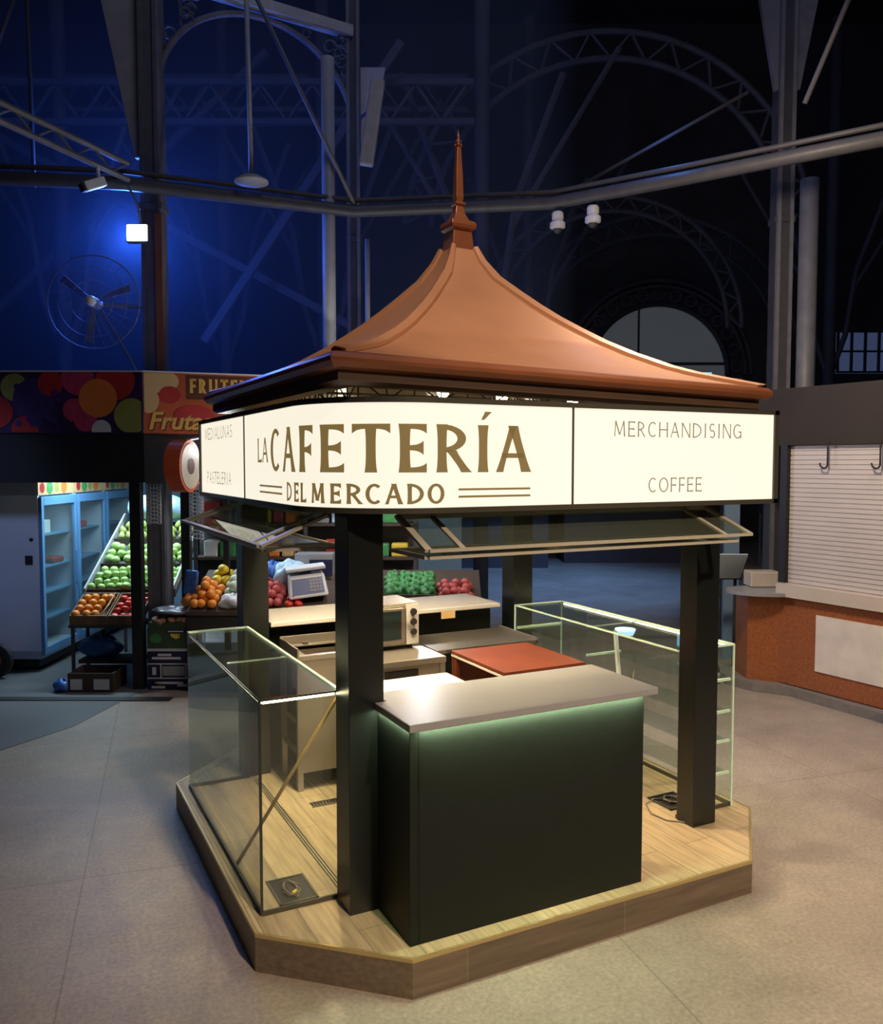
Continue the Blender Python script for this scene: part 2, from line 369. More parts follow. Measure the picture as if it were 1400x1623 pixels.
def strokes(ch):
    """strokes in unit cells; v = stem, h = arm, a = arc(cx,cy,rx,ry,deg0,deg1)"""
    G = {
     'A': [('v', 0, 0, .5, 1, .7), ('v', 1, 0, .5, 1, 1), ('h', .18, .34, .82, .34)],
     'C': [('a', .56, .5, .56, .5, 48, 312)],
     'D': [('v', 0, 0, 0, 1, 1), ('a', .0, .5, 1, .5, -90, 90)],
     'E': [('v', 0, 0, 0, 1, 1), ('h', 0, 1, 1, 1), ('h', 0, .51, .88, .51), ('h', 0, 0, 1, 0)],
     'F': [('v', 0, 0, 0, 1, 1), ('h', 0, 1, 1, 1), ('h', 0, .48, .9, .48)],
     'G': [('a', .54, .5, .54, .5, 48, 330), ('v', 1, 0.02, 1, .46, .9), ('h', .62, .46, 1, .46)],
     'H': [('v', 0, 0, 0, 1, 1), ('v', 1, 0, 1, 1, 1), ('h', 0, .5, 1, .5)],
     'I': [('v', .5, 0, .5, 1, 1)],
     'L': [('v', 0, 0, 0, 1, 1), ('h', 0, 0, 1, 0)],
     'M': [('v', .04, 0, .12, 1, .7), ('v', .12, 1, .5, .12, 1), ('v', .5, .12, .88, 1, .7), ('v', .88, 1, .96, 0, 1)],
     'N': [('v', 0, 0, 0, 1, .8), ('v', 0, 1, 1, 0, 1), ('v', 1, 0, 1, 1, .8)],
     'O': [('a', .5, .5, .5, .5, 0, 360)],
     'P': [('v', 0, 0, 0, 1, 1), ('a', 0, .74, .95, .26, -90, 90)],
     'R': [('v', 0, 0, 0, 1, 1), ('a', .0, .73, .80, .27, -90, 90), ('v', .36, .46, 1, 0, 1)],
     'S': [('a', .5, .74, .46, .26, 40, 270), ('a', .5, .26, .48, .26, 90, -140)],
     'T': [('v', .5, 0, .5, 1, 1), ('h', 0, 1, 1, 1)],
     'U': [('v', 0, .3, 0, 1, 1), ('v', 1, .3, 1, 1, .8), ('a', .5, .3, .5, .3, 180, 360)],
    }
    return G[ch]

def letter(mb, ch, s0, s1, z0, z1, S, T, fmap, flare=0.28, nseg=8):
    acc = ch == 'Í'
    if acc: ch = 'I'
    X = lambda u: (s0 + S / 2) + u * (s1 - s0 - S)
    Zh = lambda u: (z0 + T / 2) + u * (z1 - z0 - T)
    Zv = lambda u: z0 + u * (z1 - z0)
    def strip(L, Rr):
        n = len(L); vs = [fmap(*p) for p in L] + [fmap(*p) for p in Rr]
        mb._add(vs, [(i, i + 1, n + i + 1, n + i) for i in range(n - 1)])
    for st in strokes(ch):
        if st[0] == 'v':
            _, x0, y0, x1, y1, k = st
            w = S * k
            L, Rr = [], []
            for i in range(nseg + 1):
                t = i / nseg; p = X(x0) + (X(x1) - X(x0)) * t; q = Zv(y0) + (Zv(y1) - Zv(y0)) * t
                g = 1 + flare * abs(2 * t - 1) ** 3
                L.append((p - w * g / 2, q)); Rr.append((p + w * g / 2, q))
            strip(L, Rr)
        elif st[0] == 'h':
            _, x0, y0, x1, y1 = st
            free0 = False
            xa = s0 + x0 * (s1 - s0); xb = s0 + x1 * (s1 - s0)
            L, Rr = [], []
            both = (ch == 'T')
            for i in range(nseg + 1):
                t = i / nseg; p = xa + (xb - xa) * t; q = Zh(y0)
                e = abs(2 * t - 1) ** 4 if both else (t ** 5 if ch in 'EFL' else 0)
                dn = T / 2 + (T * 0.9 * e * flare / 0.28 if y0 > 0.3 else 0)
                up = T / 2 + (T * 0.9 * e * flare / 0.28 if y0 < 0.7 else 0)
                L.append((p, q - dn)); Rr.append((p, q + up))
            strip(L, Rr)
        else:
            _, cx, cy, rx, ry, a0, a1 = st
            n = max(10, int(abs(a1 - a0) / 12)); L, Rr = [], []
            rxm = rx * (s1 - s0 - S); rym = ry * (z1 - z0 - T)
            for i in range(n + 1):
                th = radians(a0 + (a1 - a0) * i / n)
                wx, wz = S / 2, T / 2
                px, pz = X(cx), Zh(cy)
                L.append((px + (rxm - wx) * cos(th), pz + (rym - wz) * sin(th)))
                Rr.append((px + (rxm + wx) * cos(th), pz + (rym + wz) * sin(th)))
            strip(L, Rr)
    if acc:
        w = (s1 - s0)
        vs = [fmap(s0 + .30 * w, z1 + .024), fmap(s0 + .62 * w, z1 + .026), fmap(s1 + .30 * w, z1 + .063), fmap(s0 + .68 * w, z1 + .064)]
        mb._add(vs, [(0, 1, 2, 3)])

def word(mb, text, s0, s1, z0, z1, S, T, fmap, flare=0.15):
    wd = {'I': .32, 'M': 1.15, 'O': 1.0, 'C': .85, 'G': .92, 'D': .92, 'N': .92, 'H': .9, 'A': .92, 'U': .9, 'E': .68, 'F': .64, 'L': .64, 'S': .66, 'P': .7, 'R': .76, 'T': .8}
    gap = .26
    tot = sum(wd[c] for c in text) + gap * (len(text) - 1)
    k = (s1 - s0) / tot; x = s0
    for c in text:
        letter(mb, c, x, x + wd[c] * k, z0, z1, S, T, fmap, flare, 4); x += (wd[c] + gap) * k

# ================================================================== STRUCTURE
fl = MB(R27).box(-16, 16, -6, 34, -0.2, 0.0).build('floor', M['concrete']); struct(fl)
wb = MB(R27).box(-16, 16, 25.2, 25.6, 0, 15).build('wall_back', M['plaster']); struct(wb)
wl = MB(R27).box(-16.4, -16, -6, 25.6, 0, 15).build('wall_left', M['plaster']); struct(wl)
wr = MB(R27).box(16, 16.4, -6, 25.6, 0, 15).build('wall_right', M['plaster']); struct(wr)
ce = MB(R27).box(-16.4, 16.4, -6, 25.6, 15, 15.3).build('ceiling', M['plaster']); struct(ce)

fl2 = MB(R27).prism([(-3.13, 8.55), (-3.30, 7.5), (-3.75, 6.6), (-9, 6.2), (-9, 12.6), (-2.9, 12.6), (-2.9, 8.7)], 0.0, 0.004).build('floor_shade', mat('dark_floor_shade', (0.13, 0.135, 0.14), 0.45, 0, (1.2, .35), 0.1)); struct(fl2)  # thin dark sheet standing in for shade on the floor by the stall
# arched fanlight in the back wall
w1 = thing('window_1', 'arched fanlight in the far dark wall', 'window', B(5.9, 25.2, 0), -YAW); w1['kind'] = 'structure'; del w1['category']; del w1['label']
RA = 2.0; ZA = 4.95; AX = 6.35
def arc_poly(r, n=28): return [(AX + r * cos(pi * i / n), ZA + r * sin(pi * i / n)) for i in range(n + 1)]
mb = MB(R27)
pp = [(AX + RA, 4.2)] + arc_poly(RA) + [(AX - RA, 4.2)]
n = len(pp)
mb._add([(x, 25.15, z) for x, z in pp] + [(x, 25.19, z) for x, z in pp], [tuple(range(n)), tuple(range(n, 2 * n))[::-1]] + [(i, (i + 1) % n, n + (i + 1) % n, n + i) for i in range(n)])
mb.build('pane', M['winglass'], w1)
mb = MB(R27)
mb.box(AX - RA, AX + RA, 25.08, 25.14, ZA + .28, ZA + .36); mb.box(AX - RA, AX + RA, 25.08, 25.14, ZA - .30, ZA - .20); mb.box(AX - .6, AX - .55, 25.08, 25.14, ZA + .3, ZA + 1.9)
mb.tube([(x, 25.08, z) for x, z in arc_poly(RA + .05)], .09, 6)
mb.build('window_frame', M['iron_dark'], w1)
mb = MB(R27)
for r in (RA + .55, RA + .72):
    mb.tube([(x, 25.05, z) for x, z in arc_poly(r)], .06, 6)
for i in range(15):
    a = pi * (i + .5) / 15
    c = Vector((AX + (RA + .32) * cos(a), 25.1, ZA + (RA + .32) * sin(a)))
    mb.tube([c + Vector((.16 * cos(t * pi / 5), 0, .16 * sin(t * pi / 5))) for t in range(11)], .035, 5)
mb.build('ring_moulding', M['plaster2'], w1)
w2 = MB(R27).box(11.6, 14.0, 25.1, 25.2, 5.0, 6.2).build('window_2', mat('moonlit_glass', (.1, .12, .2), .4, emit=(.25, .35, .75), estr=.12)); struct(w2)
mb = MB(R27)
for i in range(7): mb.box(11.6 + i * .4 - .03, 11.6 + i * .4 + .03, 25.02, 25.1, 5.0, 6.2)
for z in (5.0, 5.6, 6.17): mb.box(11.6, 14.0, 25.02, 25.1, z, z + .05)
mb.build('window_bars', M['iron_dark'], w2)

# ================================================================== KIOSK
KX, KY = 2.585, 4.84
kiosk = thing('coffee_kiosk', 'square coffee kiosk with a copper pagoda roof and a glowing wraparound sign', 'kiosk', (KX, KY, 0))
PLAT = [(0.961, 3.79), (1.525, 3.27), (3.58, 3.27), (4.13, 3.79), (4.13, 5.88), (3.58, 6.42), (1.525, 6.42), (0.961, 5.88)]
def inset(poly, d):
    c = Vector((2.545, 4.845)); out = []
    n = len(poly)
    for i in range(n):
        p0, p1, p2 = Vector(poly[i - 1]), Vector(poly[i]), Vector(poly[(i + 1) % n])
        e1 = (p1 - p0).normalized(); e2 = (p2 - p1).normalized()
        n1 = Vector((-e1.y, e1.x)); n2 = Vector((-e2.y, e2.x))
        m = (n1 + n2).normalized(); out.append(tuple(p1 + m * (d / max(.3, m.dot(n1)))))
    return out
pl = MB().prism(PLAT, 0, 0.165).build('platform', M['riser'], kiosk)
P1 = inset(PLAT, 0.004)
def prism_tile():
    return MB().prism(inset(PLAT, 0.012), 0.16, 0.18)
prism_tile().build('floor_tiles', M['tile'], pl)
mb = MB(); a, b = PLAT, inset(PLAT, 0.014)
for i in range(8):
    j = (i + 1) % 8
    mb.hexa([(*a[i], .164), (*a[j], .164), (*b[j], .164), (*b[i], .164), (*a[i], .183), (*a[j], .183), (*b[j], .183), (*b[i], .183)])
mb.build('edge_profile', M['brass'], pl, label='gold metal edge strip around the platform')
mb = MB()
for i in range(8):       # border tiles
    j = (i + 1) % 8; c0, c1 = inset(PLAT, .016), inset(PLAT, .075)
    mb.hexa([(*c0[i], .178), (*c0[j], .178), (*c1[j], .178), (*c1[i], .178), (*c0[i], .1825), (*c0[j], .1825), (*c1[j], .1825), (*c1[i], .1825)])
mb.build('border_tiles', M['tile'], pl)
mb = MB()
for x in (1.452, 1.468, 1.484): mb.box(x - .003, x + .003, 4.0, 5.7, .18, .188)
mb.build('sliding_track', M['steel'], pl)
POSTS = [(1.41, 1.59, 3.735, 3.92), (3.59, 3.77, 3.735, 3.875), (1.41, 1.59, 5.77, 5.95), (3.59, 3.77, 5.77, 5.95)]
for p in POSTS:
    MB().box(*p, .18, 2.125).build('post', M['black'], kiosk, bevel=.004)

# sign ring: rounded at the front corner
ZB, ZT = 2.150, 2.640
SX1, SY1 = 3.95, 6.25
sign = None
def outline(off):
    pts = []
    pts.append((1.24 - off, SY1 + off))
    la = pi * .55 / 2
    for i in range(25):
        pts.append(surf(-la / 2 + la * i / 24, off=off))
    pts += [(SX1 + off, 3.5 - off), (SX1 + off, SY1 + off)]
    return pts
def ring(mb, o_out, o_in, z0, z1):
    a, b = outline(o_out), outline(o_in); n = len(a)
    vs = [(*p, z0) for p in a] + [(*p, z0) for p in b] + [(*p, z1) for p in a] + [(*p, z1) for p in b]
    fs = []
    for i in range(n):
        j = (i + 1) % n
        fs += [(i, j, 2 * n + j, 2 * n + i), (n + j, n + i, 3 * n + i, 3 * n + j), (2 * n + i, 2 * n + j, 3 * n + j, 3 * n + i), (j, i, n + i, n + j)]
    return mb._add(vs, fs)
sign = ring(MB(), 0, -.012, ZB + .004, ZT - .004).build('sign_panel', M['sign'], kiosk, label='glowing cream lightbox sign band')
mb = MB(); ring(mb, .012, -.10, ZB - .022, ZB + .004); ring(mb, .012, -.10, ZT - .004, ZT + .022)
for s in (-1.367, 1.163):
    x, y = surf(s)
    if s < 0: mb.box(x - .006, x + .02, y - .005, y + .005, ZB, ZT)
    else: mb.box(x - .005, x + .005, y - .006, y + .02, ZB, ZT)
for x, y in ((SX1, 3.5), (SX1, SY1), (1.24, SY1)):
    mb.box(x - .022 if x > 2 else x - .012, x + .012 if x > 2 else x + .022, y - .012, y + .022, ZB - .02, ZT + .02)
mb.build('sign_frame', M['frame'], sign)
ring(MB(), -.10, -.105, ZB, ZT).build('sign_backing', M['soffit'], sign)
fm = lambda s, z: (*surf(s, off=.0015), z)
fm2 = lambda s, z: (*surf(s, off=.0018), z)
mb = MB()
for c, s0, s1 in (('C', -.806, -.630), ('A', -.590, -.385), ('F', -.332, -.222), ('E', -.168, -.036), ('T', .004, .184), ('E', .227, .352), ('R', .405, .580), ('Í', .617, .675), ('A', .714, .910)):
    letter(mb, c, s0, s1, 2.317, 2.539, .046 if c not in 'A' else .046, .023, fm)
mb.build('sign_lettering', M['letters'], sign, label='large word CAFETERÍA')
mb = MB()
letter(mb, 'L', -1.065, -.985, 2.364, 2.497, .020, .013, fm); letter(mb, 'A', -.975, -.860, 2.364, 2.497, .021, .013, fm)
mb.build('sign_lettering', M['letters'], sign, label='small word LA')
mb = MB()
for c, s0, s1 in (('D', -.517, -.436), ('E', -.398, -.345), ('L', -.325, -.275), ('M', -.238, -.145), ('E', -.111, -.053), ('R', -.023, .056), ('C', .068, .145), ('A', .157, .240), ('D', .262, .338), ('O', .355, .440)):
    letter(mb, c, s0, s1, 2.172, 2.266, .0195, .0125, fm)
mb.build('sign_lettering', M['letters'], sign, label='small words DEL MERCADO')
for s0, s1 in ((-1.035, -.600), (.514, .912)):
    for z in (2.198, 2.232):
        k = 10; mb = MB()
        L = [fm(s0 + (s1 - s0) * i / k, z) for i in range(k + 1)]; U = [fm(s0 + (s1 - s0) * i / k, z + .010) for i in range(k + 1)]
        mb._add(L + U, [(i, i + 1, k + 2 + i, k + 1 + i) for i in range(k)]); mb.build('sign_rule', M['letters'], sign)
X2S = lambda x: .432 + (x - 1.79)
Y2S = lambda y: -(.432 + y - 4.05)
for t, s0, s1, z0, z1 in (('MERCHANDISING', X2S(2.776), X2S(3.674), 2.497, 2.577), ('COFFEE', X2S(3.01), X2S(3.384), 2.205, 2.283),
                          ('MEDIALUNAS', Y2S(6.10), Y2S(5.29), 2.520, 2.600), ('PASTELERIA', Y2S(6.04), Y2S(5.33), 2.222, 2.302)):
    mb = MB(); word(mb, t, s0, s1, z0, z1, .0085, .0065, fm2)
    mb.build('sign_lettering', M['thin_letters'], sign, label='thin word ' + t)

# soffit ring under the sign and ceiling sheet above
mb = MB()
o_ = outline(-.03); inn = [(1.62, 5.74), (1.62, 3.95), (3.56, 3.95), (3.56, 5.74)]
mb.box(1.30, 1.62, 4.05, 6.2, 2.125, 2.148); mb.box(3.56, 3.92, 3.55, 6.2, 2.125, 2.148); mb.box(1.62, 3.56, 5.74, 6.2, 2.125, 2.148)
mb.box(1.80, 3.56, 3.54, 3.95, 2.125, 2.148)
fan = [(1.80, 4.05), (1.30, 4.05)] + [surf(-.432 + .864 * i / 12, off=-.05) for i in range(13)] + [(1.80, 3.55)]
mb.prism(fan, 2.125, 2.148)
mb.build('soffit', M['soffit'], kiosk)
MB().box(1.38, 3.80, 3.63, 6.05, 2.765, 2.775).build('ceiling_sheet', M['ceil'], kiosk)
# light trusses between sign and eave
mb = MB()
def truss(p0, p1, n, w, mb):
    p0, p1 = Vector(p0), Vector(p1); up = Vector((0, 0, w))
    mb.tube([p0, p1], .008, 6); mb.tube([p0 + up, p1 + up], .008, 6)
    for i in range(n):
        a = p0 + (p1 - p0) * (i / n); b = p0 + (p1 - p0) * ((i + 1) / n)
        mb.tube([a, a + up], .004, 5); mb.tube([a, b + up] if i % 2 else [a + up, b], .004, 5)
truss((1.46, 3.72, 2.655), (3.78, 3.72, 2.655), 16, .10, mb); truss((1.46, 3.72, 2.655), (1.46, 6.0, 2.655), 16, .10, mb)
truss((1.45, 4.3, 2.63), (3.75, 4.3, 2.63), 14, .10, mb); truss((2.5, 3.7, 2.63), (2.5, 6.0, 2.63), 14, .10, mb); truss((3.78, 3.72, 2.655), (3.78, 6.0, 2.655), 16, .10, mb)
mb.build('truss', M['frame'], kiosk)
for x, y in ((1.97, 3.85), (2.42, 4.02), (2.95, 4.10), (1.85, 5.0), (2.6, 5.25), (3.3, 5.1)):
    d = MB().lathe([(.03, 0), (.05, .0), (.05, .035), (.02, .04)], (x, y, 2.737), 16).build('downlight', M['white_pl'], kiosk)
    MB().sphere((x, y, 2.722), .032, 14, 10).build('bulb', M['lamp'], d)
for x, y, e in ((1.97, 3.95, 75), (2.75, 4.3, 50), (1.75, 5.0, 250), (2.6, 5.2, 95), (3.3, 5.1, 45), (3.3, 4.1, 50)):
    lamp('SPOT', 'kiosk_downlight', (x, y, 2.66), e, (1.0, .79, .49), (x, y, 0), .05, radians(125), .7)

# roof
PROF = [(1.30, 2.775), (1.15, 2.822), (1.04, 2.858), (.94, 2.900), (.784, 2.985), (.66, 3.065), (.555, 3.145), (.46, 3.222), (.375, 3.300), (.29, 3.385), (.19, 3.490), (.120, 3.600), (.082, 3.690)]
LEAN = -.022     # the roof sits very slightly out of level
def sqring(h, z, cx=KX, cy=KY): return [(cx - h, cy - h, z - LEAN * h), (cx + h, cy - h, z + LEAN * h), (cx + h, cy + h, z + LEAN * h), (cx - h, cy + h, z - LEAN * h)]
mb = MB(); K = 12
PROF = [(h, z + .022 * h + .012) for h, z in PROF]
def roof_side(mb):
    vs, fs = [], []
    rows = []
    for h, z in PROF: rows.append(sqring(h, z))
    vs = [p for r in rows for p in r]
    for i in range(len(rows) - 1):
        for k in range(4):
            fs.append((i * 4 + k, i * 4 + (k + 1) % 4, (i + 1) * 4 + (k + 1) % 4, (i + 1) * 4 + k))
    fs.append(tuple((len(rows) - 1) * 4 + k for k in range(4)))
    return mb._add(vs, fs)
roof_side(mb)
roof = mb.build('roof', M['copper'], kiosk, label='copper coloured concave pyramid roof')
for p in roof.data.polygons: p.use_smooth = True
m = roof.modifiers.new('split', 'EDGE_SPLIT'); m.split_angle = radians(40)
for sx, sy in ((-1, -1), (1, -1), (1, 1), (-1, 1)):
    mb = MB(); pts = []
    for h, z in PROF:
        pts.append(Vector((KX + sx * h, KY + sy * h, z + LEAN * sx * h + .006)))
    t = Vector((-sy, sx, 0)) / sqrt(2) if True else None
    side1 = Vector((-sx, 0, 0)); side2 = Vector((0, -sy, 0))
    vs = []; fs = []
    wd = .05
    for i, p in enumerate(pts):
        wi = min(wd, PROF[i][0] * .28)
        up = Vector((sx * .25, sy * .25, .5)).normalized() * .016
        vs += [p + side1 * wi - up * .3, p + side1 * wi + up, p + up * 1.5, p + side2 * wi + up, p + side2 * wi - up * .3]
    for i in range(len(pts) - 1):
        for k in range(4): fs.append((i * 5 + k, i * 5 + k + 1, i * 5 + 5 + k + 1, i * 5 + 5 + k))
    fs += [(0, 1, 2, 3, 4), tuple(len(vs) - 5 + k for k in range(5))[::-1]]
    mb._add(vs, fs); mb.build('hip_ridge', M['copper'], roof)
mb = MB()   # eave moulding
ST = [(h, z + .032) for h, z in [(1.285, 2.712), (1.318, 2.722), (1.336, 2.745), (1.338, 2.765), (1.322, 2.785), (1.285, 2.795), (1.20, 2.79), (1.20, 2.712)]]
def sqlathe(mb, prof, cx=KX, cy=KY, closed=False):
    rows = [sqring(h, z, cx, cy) for h, z in prof]; vs = [p for r in rows for p in r]; fs = []; n = len(rows)
    for i in range(n if closed else n - 1):
        j = (i + 1) % n
        for k in range(4): fs.append((i * 4 + k, i * 4 + (k + 1) % 4, j * 4 + (k + 1) % 4, j * 4 + k))
    if not closed: fs += [tuple(range(4))[::-1], tuple((n - 1) * 4 + k for k in range(4))]
    return mb._add(vs, fs)
sqlathe(mb, ST, closed=True).build('eave_moulding', M['copper_dark'], roof, bevel=.004)
mb = MB(); sqlathe(mb, [(1.262, 2.682), (1.284, 2.70), (1.284, 2.745), (1.18, 2.80), (1.18, 2.682)], closed=True)
mb.build('eave_board', M['eave_brown'], roof)
mb = MB()
sqlathe(mb, [(.080, 3.66), (.076, 3.70), (.066, 3.80), (.064, 3.822)])
sqlathe(mb, [(.066, 3.822), (.083, 3.835), (.088, 3.855), (.083, 3.878), (.062, 3.890)])
sqlathe(mb, [(.062, 3.888), (.050, 3.900), (.034, 3.935), (.026, 3.975), (.024, 3.985)])
sqlathe(mb, [(.026, 3.983), (.037, 3.993), (.037, 4.003), (.022, 4.012)])
sqlathe(mb, [(.022, 4.010), (.026, 4.04), (.022, 4.18), (.014, 4.345), (.013, 4.352)])
fin = mb.build('finial', M['copper_dark'], kiosk, bevel=.003, label='tall copper spire')
mb = MB()
mb.lathe([(.010, 4.345), (.016, 4.36), (.010, 4.372), (.013, 4.39), (.007, 4.405), (.010, 4.415), (.001, 4.46)], (KX, KY, 0), 10)
for k in range(6):
    a = k * pi / 3
    mb.sphere((KX + .021 * cos(a), KY + .021 * sin(a), 4.362), .008, 8, 6); mb.sphere((KX + .014 * cos(a + .5), KY + .014 * sin(a + .5), 4.388), .006, 8, 6)
mb.build('spire_tip', M['copper_dark'], fin, smooth=True)

# glazed bifold flaps
def leaf(parent, p00, p01, p11, p10, w=.035, t=.014):
    p = [Vector(q) for q in (p00, p01, p11, p10)]
    mb = MB()
    for i in range(4): mb.beam(p[i], p[(i + 1) % 4], w, t)
    u = (p[1] - p[0]).normalized(); q = .09
    mb.beam(p[0] + (p[1] - p[0]) * q, p[3] + (p[2] - p[3]) * q, w * .8, t * .8)
    mb.beam(p[0] + (p[1] - p[0]) * (1 - q), p[3] + (p[2] - p[3]) * (1 - q), w * .8, t * .8)
    mb.build('flap_frame', M['flap'], parent)
    MB().sheet(*p, .004).build('flap_glass', M['glass_flap'], parent)
M['flap'] = mat('pale_flap_frame', (.55, .51, .40), .4, .2, (20, .1))
M['glass_flap'] = glass_mat('flap_glass', (.86, .92, .86), .09, 1.5, (.30, .32, .24))
def flap(which):
    if which == 'front':
        A = [(1.66, 3.72, 2.105), (3.62, 3.72, 2.105), (3.64, 3.385, 1.968), (1.66, 3.385, 1.968)]
        Bq = [(1.665, 3.40, 1.935), (3.55, 3.40, 1.935), (3.55, 3.80, 1.935), (1.665, 3.80, 1.935)]
    else:
        A = [(1.39, 5.72, 2.105), (1.39, 3.97, 2.105), (1.05, 3.95, 1.968), (1.05, 5.95, 1.968)]
        Bq = [(1.10, 5.72, 1.935), (1.10, 4.05, 1.935), (1.50, 4.05, 1.935), (1.50, 5.72, 1.935)]
    f = MB().beam(A[0], A[1], .03, .03).build('canopy_flap', M['flap'], kiosk, label='folded glazed flap over the ' + ('front counter' if which == 'front' else 'glass case'))
    leaf(f, *A); leaf(f, *Bq)
flap('front'); flap('side')

# ================================================================== FRONT COUNTER
fc = thing('service_counter', 'tall dark green counter with a grey top and glowing strip under its lip', 'counter', (2.22, 3.55, .18))
MB().box(1.60, 2.886, 3.365, 3.73, .18, 1.1715).build('front_panel', M['panel'], fc, bevel=.003)
MB().box(1.556, 1.600, 3.366, 3.73, .18, 1.1715).build('side_panel', M['panel'], fc, bevel=.002)
MB().prism([(1.54, 3.33), (2.95, 3.33), (2.95, 3.895), (1.60, 3.895), (1.60, 3.732), (1.54, 3.732)], 1.172, 1.209).build('countertop', M['stone'], fc, bevel=.004)
MB().box(1.60, 2.90, 3.74, 3.88, 1.12, 1.172).build('top_batten', M['dark'], fc)
mb = MB().quad((1.60, 3.338, 1.1718), (2.88, 3.338, 1.1718), (2.88, 3.352, 1.1718), (1.60, 3.352, 1.1718)); mb.quad((1.545, 3.37, 1.1718), (1.553, 3.37, 1.1718), (1.553, 3.72, 1.1718), (1.545, 3.72, 1.1718))
mb.build('led_strip', M['led'], fc)

# ================================================================== LEFT GLASS CASE
gc = thing('glass_display_case', 'long empty glass display case with a wooden stick leaning in it', 'display case', (1.235, 4.85, .18))
x0, x1, y0, y1, z0, z1 = 1.03, 1.44, 3.926, 5.762, .18, 1.235
T = .008
MB().box(x0, x0 + T, y0, y1, z0 + .02, z1 - T).build('glass_pane', M['glass'], gc)
MB().box(x0, x1, y0, y0 + T, z0 + .02, z1 - T).build('glass_pane', M['glass'], gc)
MB().box(x0, x1, y1 - T, y1, z0 + .02, z1 - T).build('glass_pane', M['glass'], gc)
MB().box(x0, x1, y0, y1, z1 - T, z1).build('glass_top', M['glass_clear'], gc)
mb = MB(); mb.box(x0, x1, y0 - .002, y0 + .012, z0, z0 + .022); mb.box(x0 - .004, x0 + .012, y0, y1, z0, z0 + .022); mb.box(x0, x1, y1 - .012, y1, z0, z0 + .022)
mb.build('base_rail', M['frame'], gc)
mb = MB(); mb.box(x0 - .004, x0 + .004, y0 - .004, y1, z1 - .006, z1 + .003); mb.box(x0, x1, y0 - .005, y0 + .004, z1 - .006, z1 + .003); mb.box(x0 - .005, x0 + .006, y0 - .005, y0 + .006, z0 + .02, z1)
mb.build('edge_seal', M['black_seal'], gc)
mb = MB(); mb.box(x1 - .018, x1, y0 + .02, y1, z1 - .010, z1 + .006); mb.box(x0, x1, y1 - .02, y1, z1 - .006, z1 + .006); mb.box(x0 + .05, x1, 4.80, 4.815, z1 - .016, z1 - .009)
mb.build('glass_edge', M['glass_edge'], gc)
mb = MB(); mb.box(x0 + .010, x0 + .016, y0 + .02, y1 - .03, z1 - .022, z1 - .012); mb.box(x0 + .02, x1 - .03, y0 + .012, y0 + .018, z1 - .022, z1 - .012)
mb.build('led_strip', M['led_warm'], gc)
tag(MB().tube([(1.045, 4.49, .192), (1.425, 3.955, 1.185)], .010, 8).build('wooden_stick', M['pine'], smooth=True), 'thin yellow wooden stick leaning diagonally inside the glass case', 'stick')
fb = thing('floor_outlet_box', 'sunken floor box with loose wires below the leaning stick', 'floor box', (1.235, 4.11, .18))
MB().box(1.145, 1.325, 3.985, 4.235, .1805, .184).build('opening', M['dark'], fb)
mb = MB()
for q in ((1.135, 1.335, 3.975, 3.987), (1.135, 1.335, 4.233, 4.245), (1.135, 1.147, 3.975, 4.245), (1.323, 1.335, 3.975, 4.245)): mb.box(*q, .18, .188)
mb.build('rim', M['frame'], fb)
mb = MB()
for k in range(5):
    a = random.random() * 6
    mb.tube([(1.23 + .05 * cos(a + i * .9) * (1 - i * .1), 4.10 + .08 * sin(a + i * .9), .19 + .006 * (i % 3)) for i in range(6)], .004, 6)
mb.build('wires', M['cable'], fb)
MB().tube([(1.24, 4.02, .19), (1.22, 4.05, .198), (1.25, 4.08, .19)], .007, 6).build('connector', M['banana'], fb, label='yellow wire connector')
fb2 = thing('floor_outlet_box', 'open floor box with a coiled cord beside the post of the tall case with shelves', 'floor box', (3.86, 4.1, .18))
MB().box(3.66, 3.86, 4.0, 4.2, .1805, .184).build('opening', M['dark'], fb2)
mb = MB()
for q in ((3.65, 3.87, 3.99, 4.002), (3.65, 3.87, 4.198, 4.21), (3.65, 3.662, 3.99, 4.21), (3.858, 3.87, 3.99, 4.21)): mb.box(*q, .18, .19)
mb.build('rim', M['frame'], fb2)
mb = MB()
for k in range(3): mb.tube([(3.76 + .05 * cos(k + i * .9), 4.10 + .06 * sin(k + i * .9), .19 + .005 * (i % 3)) for i in range(7)], .006, 6)
mb.build('wires', M['cable'], fb2)
tag(MB().tube([(3.74, 4.12, .19), (3.66, 4.16, .195), (3.56, 4.12, .192), (3.50, 4.00, .186), (3.52, 3.88, .186), (3.58, 3.83, .186), (3.585, 3.80, .19)], .005, 6).build('power_cord', M['cable'], smooth=True), 'thin cord curling over the platform tiles out of the open floor box', 'cord')
tag(MB().tube([(3.545, 4.40, .186), (3.60, 4.36, .60), (3.628, 4.33, 1.0)], .006, 6).build('loose_cord', M['cable'], smooth=True), 'thin upright reddish cord behind the end of the grey countertop', 'cord')
gr = thing('floor_grille', 'small dark slotted drain grille in the kiosk floor before the sink', 'grille', (1.765, 5.09, .18))
mb = MB()
for k in range(10): mb.box(1.665 + k * .021, 1.677 + k * .021, 5.06, 5.12, .18, .187)
mb.build('slats', M['dark'], gr)
mb = MB().box(1.66, 1.87, 5.055, 5.062, .18, .189); mb.box(1.66, 1.87, 5.118, 5.125, .18, .189); mb.build('frame', M['steel_dark'], gr)

